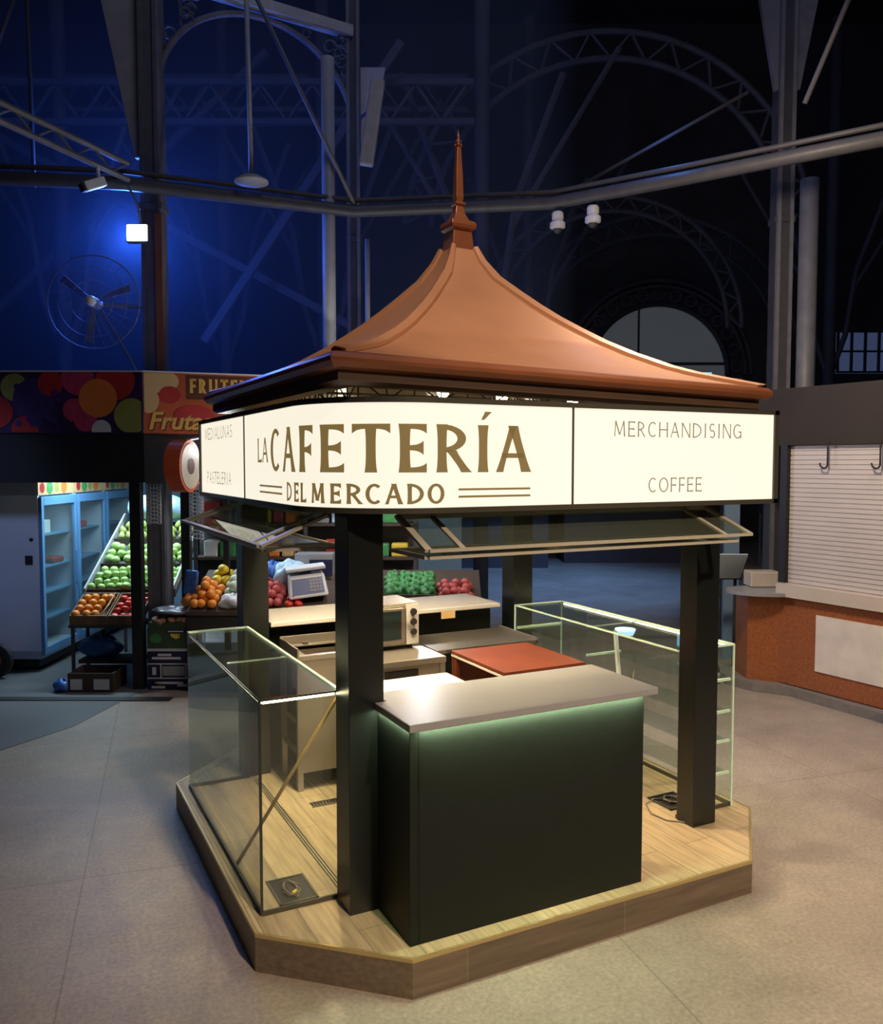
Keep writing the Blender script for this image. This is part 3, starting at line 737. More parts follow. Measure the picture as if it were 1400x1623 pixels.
# ================================================================== RIGHT GLASS CASE
rc = thing('glass_display_case', 'tall glass display case with bright shelf edges at the far side of the kiosk', 'display case', (3.82, 4.87, .18))
x0, x1, y0, y1, z0, z1 = 3.60, 4.05, 3.882, 5.76, .18, 1.22
MB().box(x1 - T, x1, y0, y1, z0 + .02, z1 - T).build('glass_pane', M['glass_clear'], rc)
MB().box(x0, x0 + T, y0, y1, .80, z1 - T).build('glass_pane', M['glass_clear'], rc)
MB().box(x0, x1, y0, y0 + T, z0 + .02, z1 - T).build('glass_pane', M['glass_clear'], rc)
MB().box(x0, x1, y1 - T, y1, z0 + .02, z1 - T).build('glass_pane', M['glass_clear'], rc)
MB().box(x0, x1, y0, y1, z1 - T, z1).build('glass_top', M['glass_clear'], rc)
for z in (.397, .602, .793, .996):
    s = MB().box(x0 + .19, x1 - .012, y0 + .012, 4.85, z - .004, z + .004).build('shelf', M['glass_clear'], rc)
    mb = MB(); mb.box(x0 + .19, x1 - .012, y0 + .008, y0 + .022, z - .008, z + .008)
    if z > .9: mb.box(x0 + .03, x0 + .33, 4.84, 4.855, z - .008, z + .008)
    mb.build('shelf_edge', M['glass_edge'], s)
s = MB().box(x0 + .03, x1 - .02, 5.2, y1 - .012, 1.036, 1.044).build('shelf', M['glass_clear'], rc)
MB().box(x0 + .01, x1 - .02, y1 - .026, y1 - .012, 1.030, 1.050).build('shelf_edge', M['glass_edge'], s)
mb = MB(); e = .007
for x in (x0, x1): mb.box(x - e, x + e, y0, y1, z1 - .006, z1 + .004)
for y in (y0, y1): mb.box(x0, x1, y - e, y + e, z1 - .006, z1 + .004)
for x, y in ((x1, y0), (x0, y1), (x1, y1)): mb.box(x - .005, x + .005, y - .005, y + .005, z0, z1)
mb.box(x0, x1, 4.80, 4.812, z1 - .015, z1 - .008)
mb.build('glass_edge', M['glass_edge'], rc)
mb = MB(); mb.box(x0, x1, y0, y0 + .014, z0, z0 + .022); mb.box(x1 - .014, x1, y0, y1, z0, z0 + .022); mb.box(x0, x1, y1 - .014, y1, z0, z0 + .022); mb.build('base_rail', M['frame'], rc)
MB().box(x1 - .016, x1 - .010, y0 + .05, y1 - .05, z1 - .020, z1 - .011).build('led_strip', M['led_warm'], rc)
MB().beam((3.66, 4.42, .18), (3.70, 4.62, 1.21), .022, .022).build('upright_bar', M['white_pl'], rc)
MB().lathe([(.02, 0), (.055, .0), (.07, .035), (.072, .04)], (3.77, 4.60, 1.176), 18).build('lamp_reflection', mat('cool_reflection_glow', (.7, .9, 1), .4, emit=(.45, .8, 1.0), estr=2.0), rc, smooth=True, label='cool white glow standing in for a lamp reflection')  # glowing cup put in as the reflection of a lamp on the glass top

# ================================================================== KIOSK INTERIOR
sk = thing('sink_unit', 'stainless steel sink on legs between the glass case and the oven', 'sink', (1.88, 5.55, .18))
sx0, sx1, sy0, sy1, sz = 1.655, 2.085, 5.335, 5.745, 1.09
mb = MB()
bx0, bx1, by0, by1 = sx0 + .07, sx1 - .05, sy0 + .045, sy1 - .07
mb.box(sx0, sx1, sy0, by0, sz - .035, sz); mb.box(sx0, sx1, by1, sy1, sz - .035, sz); mb.box(sx0, bx0, by0, by1, sz - .035, sz); mb.box(bx1, sx1, by0, by1, sz - .035, sz)
mb.build('sink_top', M['steel'], sk, bevel=.003)
mb = MB(); zb = sz - .28
mb.box(bx0 - .006, bx0, by0, by1, zb, sz - .01); mb.box(bx1, bx1 + .006, by0, by1, zb, sz - .01); mb.box(bx0, bx1, by0 - .006, by0, zb, sz - .01); mb.box(bx0, bx1, by1, by1 + .006, zb, sz - .01); mb.box(bx0, bx1, by0, by1, zb - .006, zb)
mb.build('basin', M['steel_basin'], sk)
mb = MB(); mb.box(sx0, sx1, sy1 - .014, sy1, sz, sz + .06); mb.box(sx0, sx0 + .014, sy0, sy1, sz, sz + .05); mb.build('splashback', M['steel'], sk, bevel=.002)
MB().box(sx0 + .03, sx1, sy0 + .012, sy0 + .03, .30, sz - .035).build('front_panel', M['steel'], sk)
for x in (sx0 + .02, sx1 - .02):
    for y in (sy0 + .025, sy1 - .025):
        MB().box(x - .018, x + .018, y - .018, y + .018, .18, sz - .03).build('leg', M['steel'], sk)
mb = MB(); mb.box(sx0 + .01, sx0 + .03, sy0 + .03, sy1 - .03, .42, .45); mb.box(sx0 + .01, sx0 + .03, sy0 + .03, sy1 - .03, .62, .64); mb.build('side_rail', M['steel'], sk)
mb = MB().tube([(1.83, 5.705, sz), (1.83, 5.705, sz + .015)], .022, 12); mb.build('tap_hole_cover', M['steel_dark'], sk)

bn = thing('work_bench', 'steel bench carrying the countertop oven', 'bench', (2.33, 5.4, .18))
bx = (2.10, 2.60, 5.03, 5.742)
MB().box(*bx, 1.02, 1.06).build('bench_top', M['steel'], bn, bevel=.003)
mb = MB().box(2.11, 2.59, 5.06, 5.08, .80, 1.02); mb.build('apron', M['steel'], bn)
MB().box(2.16, 2.40, 5.05, 5.06, .86, .99).build('drawer_recess', M['dark'], bn)
for x in (2.12, 2.58):
    for y in (5.06, 5.72): MB().box(x - .018, x + .018, y - .018, y + .018, .18, 1.02).build('leg', M['steel'], bn)
MB().box(2.12, 2.58, 5.08, 5.72, .40, .42).build('lower_shelf', M['steel'], bn)

ov = thing('countertop_oven', 'small steel countertop oven with three dark knobs behind the dark post', 'oven', (2.31, 5.53, 1.06))
oy0, oy1, ox0, ox1, oz0, oz1 = 5.34, 5.72, 2.06 + .05, 2.548, 1.085, 1.385
mb = MB().box(ox0, ox1, oy0 + .02, oy1, oz0, oz1); mb.build('body', M['steel'], ov, bevel=.008)
dr = MB().box(ox0 + .01, ox1 - .11, oy0, oy0 + .02, oz0 + .015, oz1 - .015).build('door', M['steel'], ov, bevel=.004)
MB().box(ox0 + .04, ox1 - .14, oy0 - .002, oy0 + .004, oz0 + .05, oz1 - .05).build('door_window', mat('dark_oven_glass', (.02, .035, .035), .06, 0), dr)
mb = MB().tube([(ox0 + .04, oy0 - .03, oz1 - .03), (ox1 - .14, oy0 - .03, oz1 - .03)], .008, 8); mb.tube([(ox0 + .05, oy0 - .03, oz1 - .03), (ox0 + .05, oy0, oz1 - .03)], .006, 6); mb.tube([(ox1 - .15, oy0 - .03, oz1 - .03), (ox1 - .15, oy0, oz1 - .03)], .006, 6)
mb.build('handle', M['steel'], dr)
cp = MB().box(ox1 - .10, ox1 - .005, oy0 + .004, oy0 + .022, oz0 + .01, oz1 - .01).build('control_panel', M['white_lam'], ov)
for k in range(3):
    MB().lathe([(.022, 0), (.024, .018), (.016, .03), (.014, .03)], (ox1 - .052, oy0 - .024, oz0 + .10 + .07 * k), 16, 'y').build('knob', M['rubber'], cp)
mb = MB()
for x in (ox0 + .04, ox1 - .05):
    for y in (oy0 + .06, oy1 - .05): MB().lathe([(.02, 0), (.016, .025)], (x, y, 1.06), 10).build('foot', M['rubber'], ov)
mb = MB()
for k in range(6): mb.box(ox0 + .08, ox1 - .18, oy0 + .002, oy0 + .004, oz0 + .08 + .03 * k, oz0 + .084 + .03 * k)
mb.build('rack', M['steel_dark'], dr)

pt = thing('prep_table', 'dark steel prep table to the side of the oven', 'table', (3.0, 5.47, .18))
MB().box(2.615, 3.45, 5.20, 5.742, 1.03, 1.06).build('tabletop', M['steel_dark'], pt, bevel=.003)
MB().box(3.435, 3.452, 5.20, 5.742, 1.02, 1.075).build('end_lip', M['steel'], pt)
for x in (2.64, 3.41):
    for y in (5.23, 5.71): MB().box(x - .018, x + .018, y - .018, y + .018, .18, 1.03).build('leg', M['steel'], pt)
MB().box(2.64, 3.41, 5.23, 5.71, .45, .47).build('lower_shelf', M['steel_dark'], pt)

rt = thing('red_box_table', 'red brown hollow board table behind the counter', 'table', (3.0, 4.8, .18))
MB().box(2.71, 3.33, 4.46, 5.165, 1.035, 1.06).build('tabletop', M['redwood'], rt, bevel=.003)
mb = MB().box(2.71, 3.33, 4.458, 4.468, 1.022, 1.036); mb.box(2.706, 2.716, 4.46, 5.165, 1.022, 1.036); mb.build('edge_band', M['white_lam'], rt, label='pale edge band')
MB().box(2.71, 3.33, 5.14, 5.16, .18, 1.035).build('back_panel', M['redwood'], rt)
MB().box(3.31, 3.33, 4.46, 5.14, .18, 1.035).build('side_panel', M['redwood'], rt)
for y in (4.49, 5.12): MB().box(2.715, 2.74, y - .02, y + .02, .18, 1.03).build('leg', M['redwood'], rt)

wt = thing('low_worktop', 'white topped work cabinet tucked behind the service counter', 'cabinet', (2.06, 4.26, .18))
MB().box(1.80, 2.35, 3.99, 4.545, 1.05, 1.085).build('worktop', M['white_lam'], wt, bevel=.003)
MB().box(1.83, 2.32, 4.02, 4.50, .18, 1.05).build('body', M['steel_dark'], wt)
d_ = MB().box(1.85, 2.30, 4.50, 4.518, .26, 1.03).build('door', M['white_lam'], wt)
MB().box(2.24, 2.26, 4.518, 4.535, .7, .9).build('handle', M['steel'], d_)

bb = thing('back_bar', 'dark bar with a glossy pale top along the rear of the kiosk', 'counter', (2.5, 6.03, .18))
MB().box(1.60, 3.46, 5.757, 6.32, 1.215, 1.25).build('countertop', M['gloss_white'], bb, bevel=.006)
MB().box(1.61, 3.45, 5.90, 6.26, .18, 1.215).build('front_panel', M['panel'], bb)
MB().box(2.93, 3.05, 5.752, 5.756, 1.165, 1.225).build('paper_note', M['pr_cream'], bb, label='small blank cream paper note')

# ================================================================== FRUIT STALL (hall frame: a, d, z)
def bt(name, label, cat, a, d, z=0, group=None): return thing(name, label, cat, B(a, d, z), -YAW, group)
H = lambda: MB(R27)

# glass door fridges
def fridge(d0, d1, label, goods):
    f = bt('glass_door_fridge', label, 'fridge', -4.8, (d0 + d1) / 2)
    a0, a1 = -5.25, -4.53
    mb = H(); t = .04
    mb.box(a0, a1, d0, d0 + t, .14, 2.15); mb.box(a0, a1, d1 - t, d1, .14, 2.15); mb.box(a0, a0 + t, d0, d1, .14, 2.15); mb.box(a0, a1, d0, d1, .14, .24); mb.box(a0, a1, d0, d1, 1.99, 2.15)
    mb.build('cabinet', M['fridge'], f, bevel=.006)
    H().box(a0 + t, a0 + t + .01, d0 + t, d1 - t, .24, 1.99).build('back_liner', M['fridge_in'], f)
    mb = H()
    for z in (.55, .85, 1.15, 1.52): mb.box(a0 + t, a1 - .05, d0 + t, d1 - t, z, z + .02)
    mb.build('shelves', M['fridge_frame'], f)
    dr = H()
    w = .07
    dr.box(a1, a1 + .04, d0 + .01, d0 + w, .18, 1.98); dr.box(a1, a1 + .04, d1 - w, d1 - .01, .18, 1.98); dr.box(a1, a1 + .04, d0 + w, d1 - w, .18, .27); dr.box(a1, a1 + .04, d0 + w, d1 - w, 1.88, 1.98)
    dr = dr.build('door', M['fridge_frame'], f, bevel=.005)
    H().box(a1 + .014, a1 + .02, d0 + w, d1 - w, .27, 1.88).build('door_glass', M['glass'], dr)
    mb = H().box(a1 + .04, a1 + .065, d1 - w, d1 - w + .02, .9, 1.3); mb.build('door_handle', M['fridge_frame'], dr)
    hd = H().box(a1 - .01, a1 + .01, d0, d1, 2.0, 2.16).build('picture_header', M['pr_cream'], f, label='strip with fruit pictures above the door')
    for k in range(5):
        yy = d0 + .1 + (d1 - d0 - .2) * k / 4
        mb = H(); c = Vector((a1 + .0115, yy, 2.08)); r = .06 + .02 * (k % 2)
        vs = [(a1 + .0115, yy + r * cos(2 * pi * i / 14), 2.08 + r * sin(2 * pi * i / 14)) for i in range(14)]
        mb._add(vs, [tuple(range(14))]); mb.build('printed_fruit', M[('pr_red', 'leaf', 'pr_green', 'pr_orange', 'pr_cream')[k]], hd)
    mb = H(); mb.box(a0 + .05, a1 - .05, d0 + .05, d1 - .05, 0.04, .14); mb.build('plinth', M['dark'], f)
    return f
f1 = fridge(9.5, 10.44, 'white fridge showing its wide side panel, first of the glass door row', 0)
mb = H().box(-4.68, -4.60, 9.485, 9.5, 1.22, 1.32); mb.build('side_lock', M['dark'], f1)
mb = H().lathe([(.02, 9.488), (.022, 9.50)], (-4.61, 0, 1.5), 10, 'y'); mb.build('side_rivet', M['dark'], f1)
fridge(10.46, 11.36, 'middle glass door fridge behind the orange crate', 0)
fridge(11.38, 12.3, 'deepest glass door fridge behind the big pale plastic bag', 0)
def bottle(a, d, z, label, m):
    t = bt('bottle', label, 'bottle', a, d, z)
    H().lathe([(.038, 0), (.04, .01), (.04, .15), (.016, .21), (.015, .25)], (a, d, z), 12).build('glass_body', m, t, smooth=True)
    H().lathe([(.018, .25), (.018, .275)], (a, d, z), 10).build('cap', M['red_paint'], t)
    H().lathe([(.0415, .05), (.0415, .12)], (a, d, z), 12).build('paper_label', M['print_white'], t)
bottle(-4.68, 9.80, 1.17, 'single bottle with a white label on the fridge shelf', M['rubber'])
tag(H().box(-4.85, -4.62, 9.75, 10.0, 1.54, 1.70).build('white_carton', M['white_pl'], bevel=.01), 'white carton on the upper fridge shelf above the bottle', 'carton')
tag(H().box(-4.80, -4.60, 10.0, 10.30, 1.17, 1.24).build('meat_tray', M['red_paint'], bevel=.02), 'dark red packed tray beside the bottle in the fridge', 'tray')
tag(H().box(-4.80, -4.60, 10.75, 11.0, 1.54, 1.62).build('red_packet', M['pr_red'], bevel=.02), 'small red packet on the middle fridge shelf', 'packet')

# hand cart wheel
hc = bt('hand_cart', 'hand cart with a black tyre and dull red wheel beside the white fridge', 'cart', -4.98, 9.2)
wh = H().lathe([(.125, -.03), (.18, -.035), (.197, -.015), (.197, .015), (.18, .035), (.125, .03)], (-4.90, 9.2, .20), 28, 'y').build('tyre', M['rubber'], hc, smooth=True)
H().lathe([(.02, -.035), (.05, -.04), (.125, -.02), (.13, .02), (.05, .04), (.02, .035)], (-4.90, 9.2, .20), 24, 'y').build('wheel_rim', M['red_paint'], wh)
mb = H().tube([(-4.90, 9.28, .20), (-5.3, 9.28, .30), (-5.9, 9.28, .32)], .02, 8); mb.tube([(-4.90, 9.12, .20), (-5.3, 9.12, .30), (-5.9, 9.12, .32)], .02, 8); mb.build('frame', M['iron_dark'], hc)

# stall frame, fascia and banners
st = bt('fruit_stall_frame', 'black post and fascia frame of the fruit stall under the printed banners', 'stall frame', -3.6, 8.8)
mb = H().box(-6.5, -3.05, 8.72, 8.86, 2.16, 2.67); mb.build('fascia', M['fascia'], st)
P0 = Vector((-3.05, 8.72, 0)); P1v = Vector((-.4, 9.72, 0)); dirv = (P1v - P0).normalized(); nrm = Vector((dirv.y, -dirv.x, 0))
def fslab(mb, p0, p1, z0, z1, th=.12, off=0.0):
    a, b = p0 + nrm * off, p1 + nrm * off; back = -nrm * th
    return mb.hexa([a + Vector((0, 0, z0)), b + Vector((0, 0, z0)), b + back + Vector((0, 0, z0)), a + back + Vector((0, 0, z0)), a + Vector((0, 0, z1)), b + Vector((0, 0, z1)), b + back + Vector((0, 0, z1)), a + back + Vector((0, 0, z1))])
fslab(H(), P0, P1v, 2.16, 2.67).build('fascia', M['fascia'], st)
for a, d, w in ((-3.165, 8.79, .055), (-2.74, 9.08, .045), (-2.35, 9.24, .03)):
    H().box(a - w, a + w, d - w, d + w, 0, 2.16).build('post', M['fascia'], st)
mb = H().box(-6.5, -3.05, 8.76, 12.6, 2.66, 2.70); mb.hexa([(-3.05, 8.76, 2.66), (-.4, 9.76, 2.66), (-.4, 12.6, 2.66), (-3.05, 12.6, 2.66), (-3.05, 8.76, 2.70), (-.4, 9.76, 2.70), (-.4, 12.6, 2.70), (-3.05, 12.6, 2.70)])
mb.build('stall_ceiling', M['white_lam'], st)
H().box(-6.5, .3, 12.62, 12.7, 0, 2.7).build('back_panel', M['blue_panel'], st)
bn1 = H().box(-6.5, -3.055, 8.695, 8.72, 2.665, 3.29)
bn1 = bn1.build('fruit_banner', M['ban_bg']); tag(bn1, 'dark banner printed with berries, apples and a large orange', 'banner')
def printed(mb, fr, cx, cz, r, z0, z1, amin=None, amax=None, n=26, sx=1.0):
    vs = []
    for i in range(n):
        x = cx + sx * r * cos(2 * pi * i / n); z = cz + r * sin(2 * pi * i / n)
        if amin is not None: x = max(amin, min(amax, x))
        vs.append(fr(x, max(z0, min(z1, z))))
    mb._add(vs, [tuple(range(n))])
lay = [0]
def fr1(x, z): return (x, 8.6945 - .0004 * lay[0], z)
for cx, cz, r, m in ((-4.35, 3.13, .14, 'pr_green'), (-4.15, 3.0, .22, 'pr_violet'), (-3.98, 3.17, .13, 'pr_red'), (-3.70, 3.22, .17, 'pr_pink'), (-3.32, 3.20, .20, 'pr_red'), (-3.74, 2.90, .12, 'pr_pink'), (-3.63, 2.80, .12, 'pr_pink'),
                     (-3.50, 3.02, .195, 'pr_orange'), (-3.16, 2.84, .18, 'pr_green'), (-4.53, 2.88, .16, 'pr_red'), (-4.25, 2.70, .14, 'pr_red'), (-3.47, 2.70, .10, 'print_white'), (-5.0, 3.0, .2, 'pr_orange')):
    lay[0] += 1
    mb = H(); printed(mb, fr1, cx, cz, r, 2.675, 3.28, -6.4, -3.06); mb.build('printed_fruit', M[m], bn1)
for k in range(26):
    lay[0] += 1
    mb = H(); printed(mb, fr1, -4.12 + random.uniform(-.22, .25), 2.98 + random.uniform(-.24, .22), .035, 2.675, 3.28, n=12); mb.build('printed_berry', M['pr_violet'], bn1)
mb = H().box(-6.5, -3.05, 8.69, 8.73, 3.285, 3.30); mb.build('banner_rail', M['print_white'], bn1)
bn2 = fslab(H(), P0, P1v, 2.665, 3.29, .025, .03).build('fruit_banner', M['ban_org']); tag(bn2, 'orange red banner with gold letters over the produce, partly behind the sign', 'banner')
def fr2(u, z): return P0 + dirv * u + nrm * (.0305 + .0006 * lay[0]) + Vector((0, 0, z))
lay[0] = 0
for u0, u1, z0, z1, m in ((.42, 2.8, 3.02, 3.27, 'pr_brown'),):
    lay[0] += 1; H().quad(fr2(u0, z0), fr2(u1, z0), fr2(u1, z1), fr2(u0, z1)).build('printed_band', M[m], bn2)
for cx, cz, r, m, sx in ((.16, 3.20, .12, 'pr_cream', 1.6), (.26, 3.06, .09, 'pr_red', 1.2), (.05, 3.0, .13, 'pr_cream', .8), (.5, 2.86, .1, 'pr_red', 2.0)):
    lay[0] += 1; mb = H(); printed(mb, fr2, cx, cz, r, 2.675, 3.28, .01, 2.8, sx=sx); mb.build('printed_fruit', M[m], bn2)
lay[0] += 1
mb = H(); word(mb, 'FRUTERIA', .46, 1.22, 3.085, 3.235, .030, .022, fr2); mb.build('banner_lettering', M['pr_gold'], bn2, label='gold word FRUTERIA')
def text_mesh(txt, size):
    c = bpy.data.curves.new('txt', 'FONT'); c.body = txt; c.size = size; c.shear = .25; c.offset = .006
    o = bpy.data.objects.new('txt', c); COL.objects.link(o)
    bpy.context.view_layer.update()
    me = bpy.data.meshes.new_from_object(o.evaluated_get(bpy.context.evaluated_depsgraph_get()))
    vs = [tuple(v.co) for v in me.vertices]; fs = [tuple(p.vertices) for p in me.polygons]
    bpy.data.objects.remove(o); bpy.data.curves.remove(c); bpy.data.meshes.remove(me)
    return vs, fs
vs, fs = text_mesh('Frutas', .25)
for gx, m in ((.012, 'pr_brown'), (0, 'pr_gold')):
    lay[0] += 1; mb = H(); mb._add([fr2(.04 + x + gx, 2.71 + y - gx) for x, y, z in vs], fs); mb.build('banner_lettering', M[m], bn2, label='slanted word Frutas')
fslab(H(), P0, P1v, 3.285, 3.30, .04, .035).build('banner_rail', M['print_white'], bn2)

# round hanging sign
rd = bt('round_hanging_sign', 'round orange rimmed hanging sign with a cream face next to the lightbox', 'sign', -2.52, 8.3, 2.32)
ax = Vector((.99, -.12, 0)).normalized()
def disc(mb, r0, r1, off0, off1, n=28, c=Vector((-2.50, 8.3, 2.33))):
    u = Vector((-ax.y, ax.x, 0)); v = Vector((0, 0, 1)); vs = []
    for off, r in ((off0, r0), (off1, r1)):
        vs += [c + ax * off + (u * cos(2 * pi * i / n) + v * sin(2 * pi * i / n)) * r for i in range(n)]
    return mb._add(vs, [tuple(range(n))[::-1], tuple(range(n, 2 * n))] + [(i, (i + 1) % n, n + (i + 1) % n, n + i) for i in range(n)])
disc(H(), .255, .255, -.11, .05).build('rim', M['disc_orange'], rd)
disc(H(), .225, .222, .048, .056).build('face', M['disc_face'], rd)
disc(H(), .08, .08, .055, .059).build('printed_mark', M['pr_brown'], rd)
H().tube([(-2.50, 8.3, 2.58), (-2.50, 8.75, 2.62), (-2.50, 9.0, 2.62)], .015, 6).build('bracket', M['fascia'], rd)

# iron columns
def column(a, d, name, label, w, z1, m, extra=None):
    c = bt(name, label, 'column', a, d)
    mb = H().box(a - w, a + w, d - w, d + w, 0, z1); mb.box(a - w * 1.15, a + w * 1.15, d - w * 1.15, d + w * 1.15, 5.05, 5.12)
    mb.build('shaft', m, c, bevel=.01)
    for s in (-1, 1):
        H().box(a + s * w * .7 - .02, a + s * w * .7 + .02, d - w - .02, d - w, 0, z1).build('fillet', M['iron'], c)
    return c
c1 = column(-3.09, 9.28, 'iron_column', 'painted iron column rising behind the fruit stall banners under the bright floodlight', .11, 10.5, M['iron'])
H().box(-3.04, -2.965, 9.14, 9.17, 3.3, 5.0).build('rusty_strip', M['rust'], c1, label='orange brown painted strip')
c2 = column(-1.065, 10.56, 'iron_column', 'grey iron column rising behind the copper roof edge beside the pale pipe', .085, 10.5, M['iron_dark'])
c3 = column(3.84, 9.75, 'iron_column', 'grey iron column standing behind the brown stall fascia', .10, 10.5, M['iron_dark'])
def bracket(c, a, d, z0, z1, w0, w1, m, s):
    mb = H().hexa([(a, d - .03, z0), (a + s * w0, d - .03, z0), (a + s * w0, d + .03, z0), (a, d + .03, z0), (a, d - .03, z1), (a + s * w1, d - .03, z1), (a + s * w1, d + .03, z1), (a, d + .03, z1)])
    mb.build('bracket', m, c)
bracket(c1, -3.20, 9.25, 5.6, 7.4, .06, .42, M['pipe'], -1)
bracket(c2, -.975, 10.5, 6.0, 7.1, .10, .30, M['pipe'], 1)
bracket(c3, 3.74, 9.7, 6.5, 7.9, .04, .30, M['iron'], -1); bracket(c3, 3.94, 9.7, 6.5, 7.9, .04, .30, M['iron'], 1)
pp1 = tag(H().tube([(-1.28, 9.8, 2.7), (-1.28, 9.8, 6.9)], .075, 12).build('downpipe', M['pipe'], smooth=True), 'thick pale downpipe rising beside the iron column behind the copper roof', 'pipe')
tag(H().tube([(4.02, 9.45, 0), (4.02, 9.45, 5.45)], .10, 12).build('downpipe', M['iron'], smooth=True), 'grey downpipe rising behind the brown stall fascia beside the iron column', 'pipe')
tag(H().tube([(-.86, 10.0, 2.7), (-.86, 10.0, 4.95)], .03, 8).build('conduit_pipe', M['pipe'], smooth=True), 'thin pale conduit next to the column behind the copper roof', 'pipe')
tl = bt('tube_light', 'unlit tilted tube light housing hung at the column beside the roof spire', 'light', -.8, 10.0, 5.75)
H().beam((-.72, 9.9, 6.7), (-.86, 9.9, 5.75), .16, .12).build('housing', M['pipe'], tl, bevel=.02)
H().tube([(-.76, 9.95, 6.45), (-.86, 10.25, 6.5), (-.985, 10.48, 6.5)], .02, 6).build('bracket', M['iron_dark'], tl)

# ring duct / tie beam
RZ = 5.23
RP = [(-6.2, 8.6), (-3.26, 9.0), (-1.0, 9.97), (1.22, 9.67), (2.38, 8.9), (3.35, 8.2), (5.2, 6.9)]
mb = H(); mb.tube([(a, d - .1, RZ) for a, d in RP], .07, 10); mb.tube([(a, d - .1, RZ + .12) for a, d in RP], .028, 8)
tag(mb.build('tie_beam', mat('dull_beam_paint', (0.085, 0.085, 0.095), 0.5, 0.1, (8, .35)), smooth=True), 'long grey pipe beam spanning the hall in a ring above the kiosk', 'beam')
mb = H(); q0, q1 = Vector((-3.2, 8.85, 5.25)), Vector((-4.6, 6.2, 5.45))
mb.tube([q0, q1], .03, 6); mb.tube([q0 + Vector((0, 0, .16)), q1 + Vector((0, 0, .16))], .03, 6)
for i in range(14):
    a_ = q0 + (q1 - q0) * (i / 14); b_ = q0 + (q1 - q0) * ((i + 1) / 14); u = Vector((0, 0, .16))
    mb.tube([a_, b_ + u] if i % 2 else [a_ + u, b_], .012, 5)
tag(mb.build('lattice_beam', M['iron']), 'open lattice beam running toward the viewer from the floodlit column', 'beam')

# arches, rods and trusses overhead
def arc_pts(ca, cz, r, a0, a1, d, n=26, ry=None):
    ry = ry or r
    return [(ca + r * cos(radians(a0 + (a1 - a0) * i / n)), d, cz + ry * sin(radians(a0 + (a1 - a0) * i / n))) for i in range(n + 1)]
sp = bt('arched_spandrel', 'arched iron spandrel with scroll fretwork between the two tall columns', 'arch', -2.05, 9.7, 6.4)
mb = H(); mb.tube([(p[0], 9.28 + (p[0] + 3.09) * .62, p[2]) for p in arc_pts(-2.05, 6.35, .98, 0, 180, 0, 30, 1.05)], .035, 8); mb.build('arch_rib', M['iron'], sp)
mb = H(); mb.beam((-3.0, 9.3, 7.52), (-1.09, 10.5, 7.52), .14, .12); mb.build('top_beam', M['pipe'], sp)
for k in range(36):
    q_ = random.choice((-1, 1)); a = radians(random.uniform(8, 66)); r = random.uniform(1.04, 1.32)
    x = -2.05 + q_ * .98 * r * cos(a) ; z = 6.35 + 1.05 * r * sin(a)
    if z > 7.45 or abs(x + 2.05) > .98: continue
    dd = 9.28 + (x + 3.09) * .62; q = random.uniform(.04, .08)
    H().tube([(x + q * cos(t * .7), dd, z + q * sin(t * .7)) for t in range(9)], .011, 5).build('scroll', M['iron'], sp)
def rod(pts, r, m, label, name='tie_rod'):
    return tag(H().tube(pts, r, 8).build(name, m, smooth=True), label, 'rod')
rod([(-2.0, 9.2, 7.35), (-.98, 9.85, 5.28)], .024, M['iron'], 'diagonal tie rod slanting down to the column behind the copper roof')
rod([(3.9, 7.4, 7.4), (3.38, 8.1, 5.7)], .024, M['iron'], 'diagonal tie rod rising toward the picture corner above the cream shutter')
rod([(3.1, 8.8, 6.1), (1.3, 9.6, 5.3)], .020, M['iron_dark'], 'slanting tie rod running from the column to the pipe beam above the dome cameras')
rod([(-4.45, 9.4, 7.6), (-4.42, 9.4, 5.35)], .022, M['iron_dark'], 'upright hanger rod above the wire fan')
rod([(-4.45, 9.3, 7.5), (-5.0, 9.0, 5.6)], .022, M['iron_dark'], 'slanting tie rod beside the hanger above the wire fan')
pl_ = bt('pendant_lamp', 'flat pendant lamp on a long rod resting over the pipe beam', 'lamp', -2.03, 9.2, 5.3)
H().tube([(-2.05, 9.2, 7.4), (-2.02, 9.2, 5.40)], .026, 8).build('rod', M['pipe'], pl_, smooth=True)
H().lathe([(.02, 5.42), (.10, 5.40), (.18, 5.355), (.18, 5.335), (.001, 5.335)], (-2.02, 9.2, 0), 22).build('lamp_shade', M['pipe'], pl_, smooth=True)

# far arches and roof trusses
def truss_arch(ca, cz, r, d, a0, a1, label, tt=.05, gap=.4, m='iron_far'):
    t = bt('roof_arch', label, 'arch', ca, d, cz)
    mb = H(); A_ = arc_pts(ca, cz, r, a0, a1, d, 30); B_ = arc_pts(ca, cz, r + gap, a0, a1, d, 30)
    mb.tube(A_, tt, 6); mb.tube(B_, tt, 6); mb.build('ribs', M[m], t)
    mb = H()
    for i in range(0, 30): mb.tube([A_[i], B_[i + 1]] if i % 2 else [B_[i], A_[i + 1]], tt * .5, 5)
    mb.build('web', M[m], t)
truss_arch(2.9, 6.2, 3.1, 15.0, 5, 175, 'wide latticed roof arch above and beyond the roof spire', .055, .45)
truss_arch(3.6, 5.2, 2.4, 18.0, 0, 180, 'smaller latticed roof arch deeper in the hall beyond the dome cameras', .05, .3)
truss_arch(5.6, 5.0, 3.3, 22.5, 0, 180, 'deepest latticed roof arch framing the far fanlight', .06, .5)
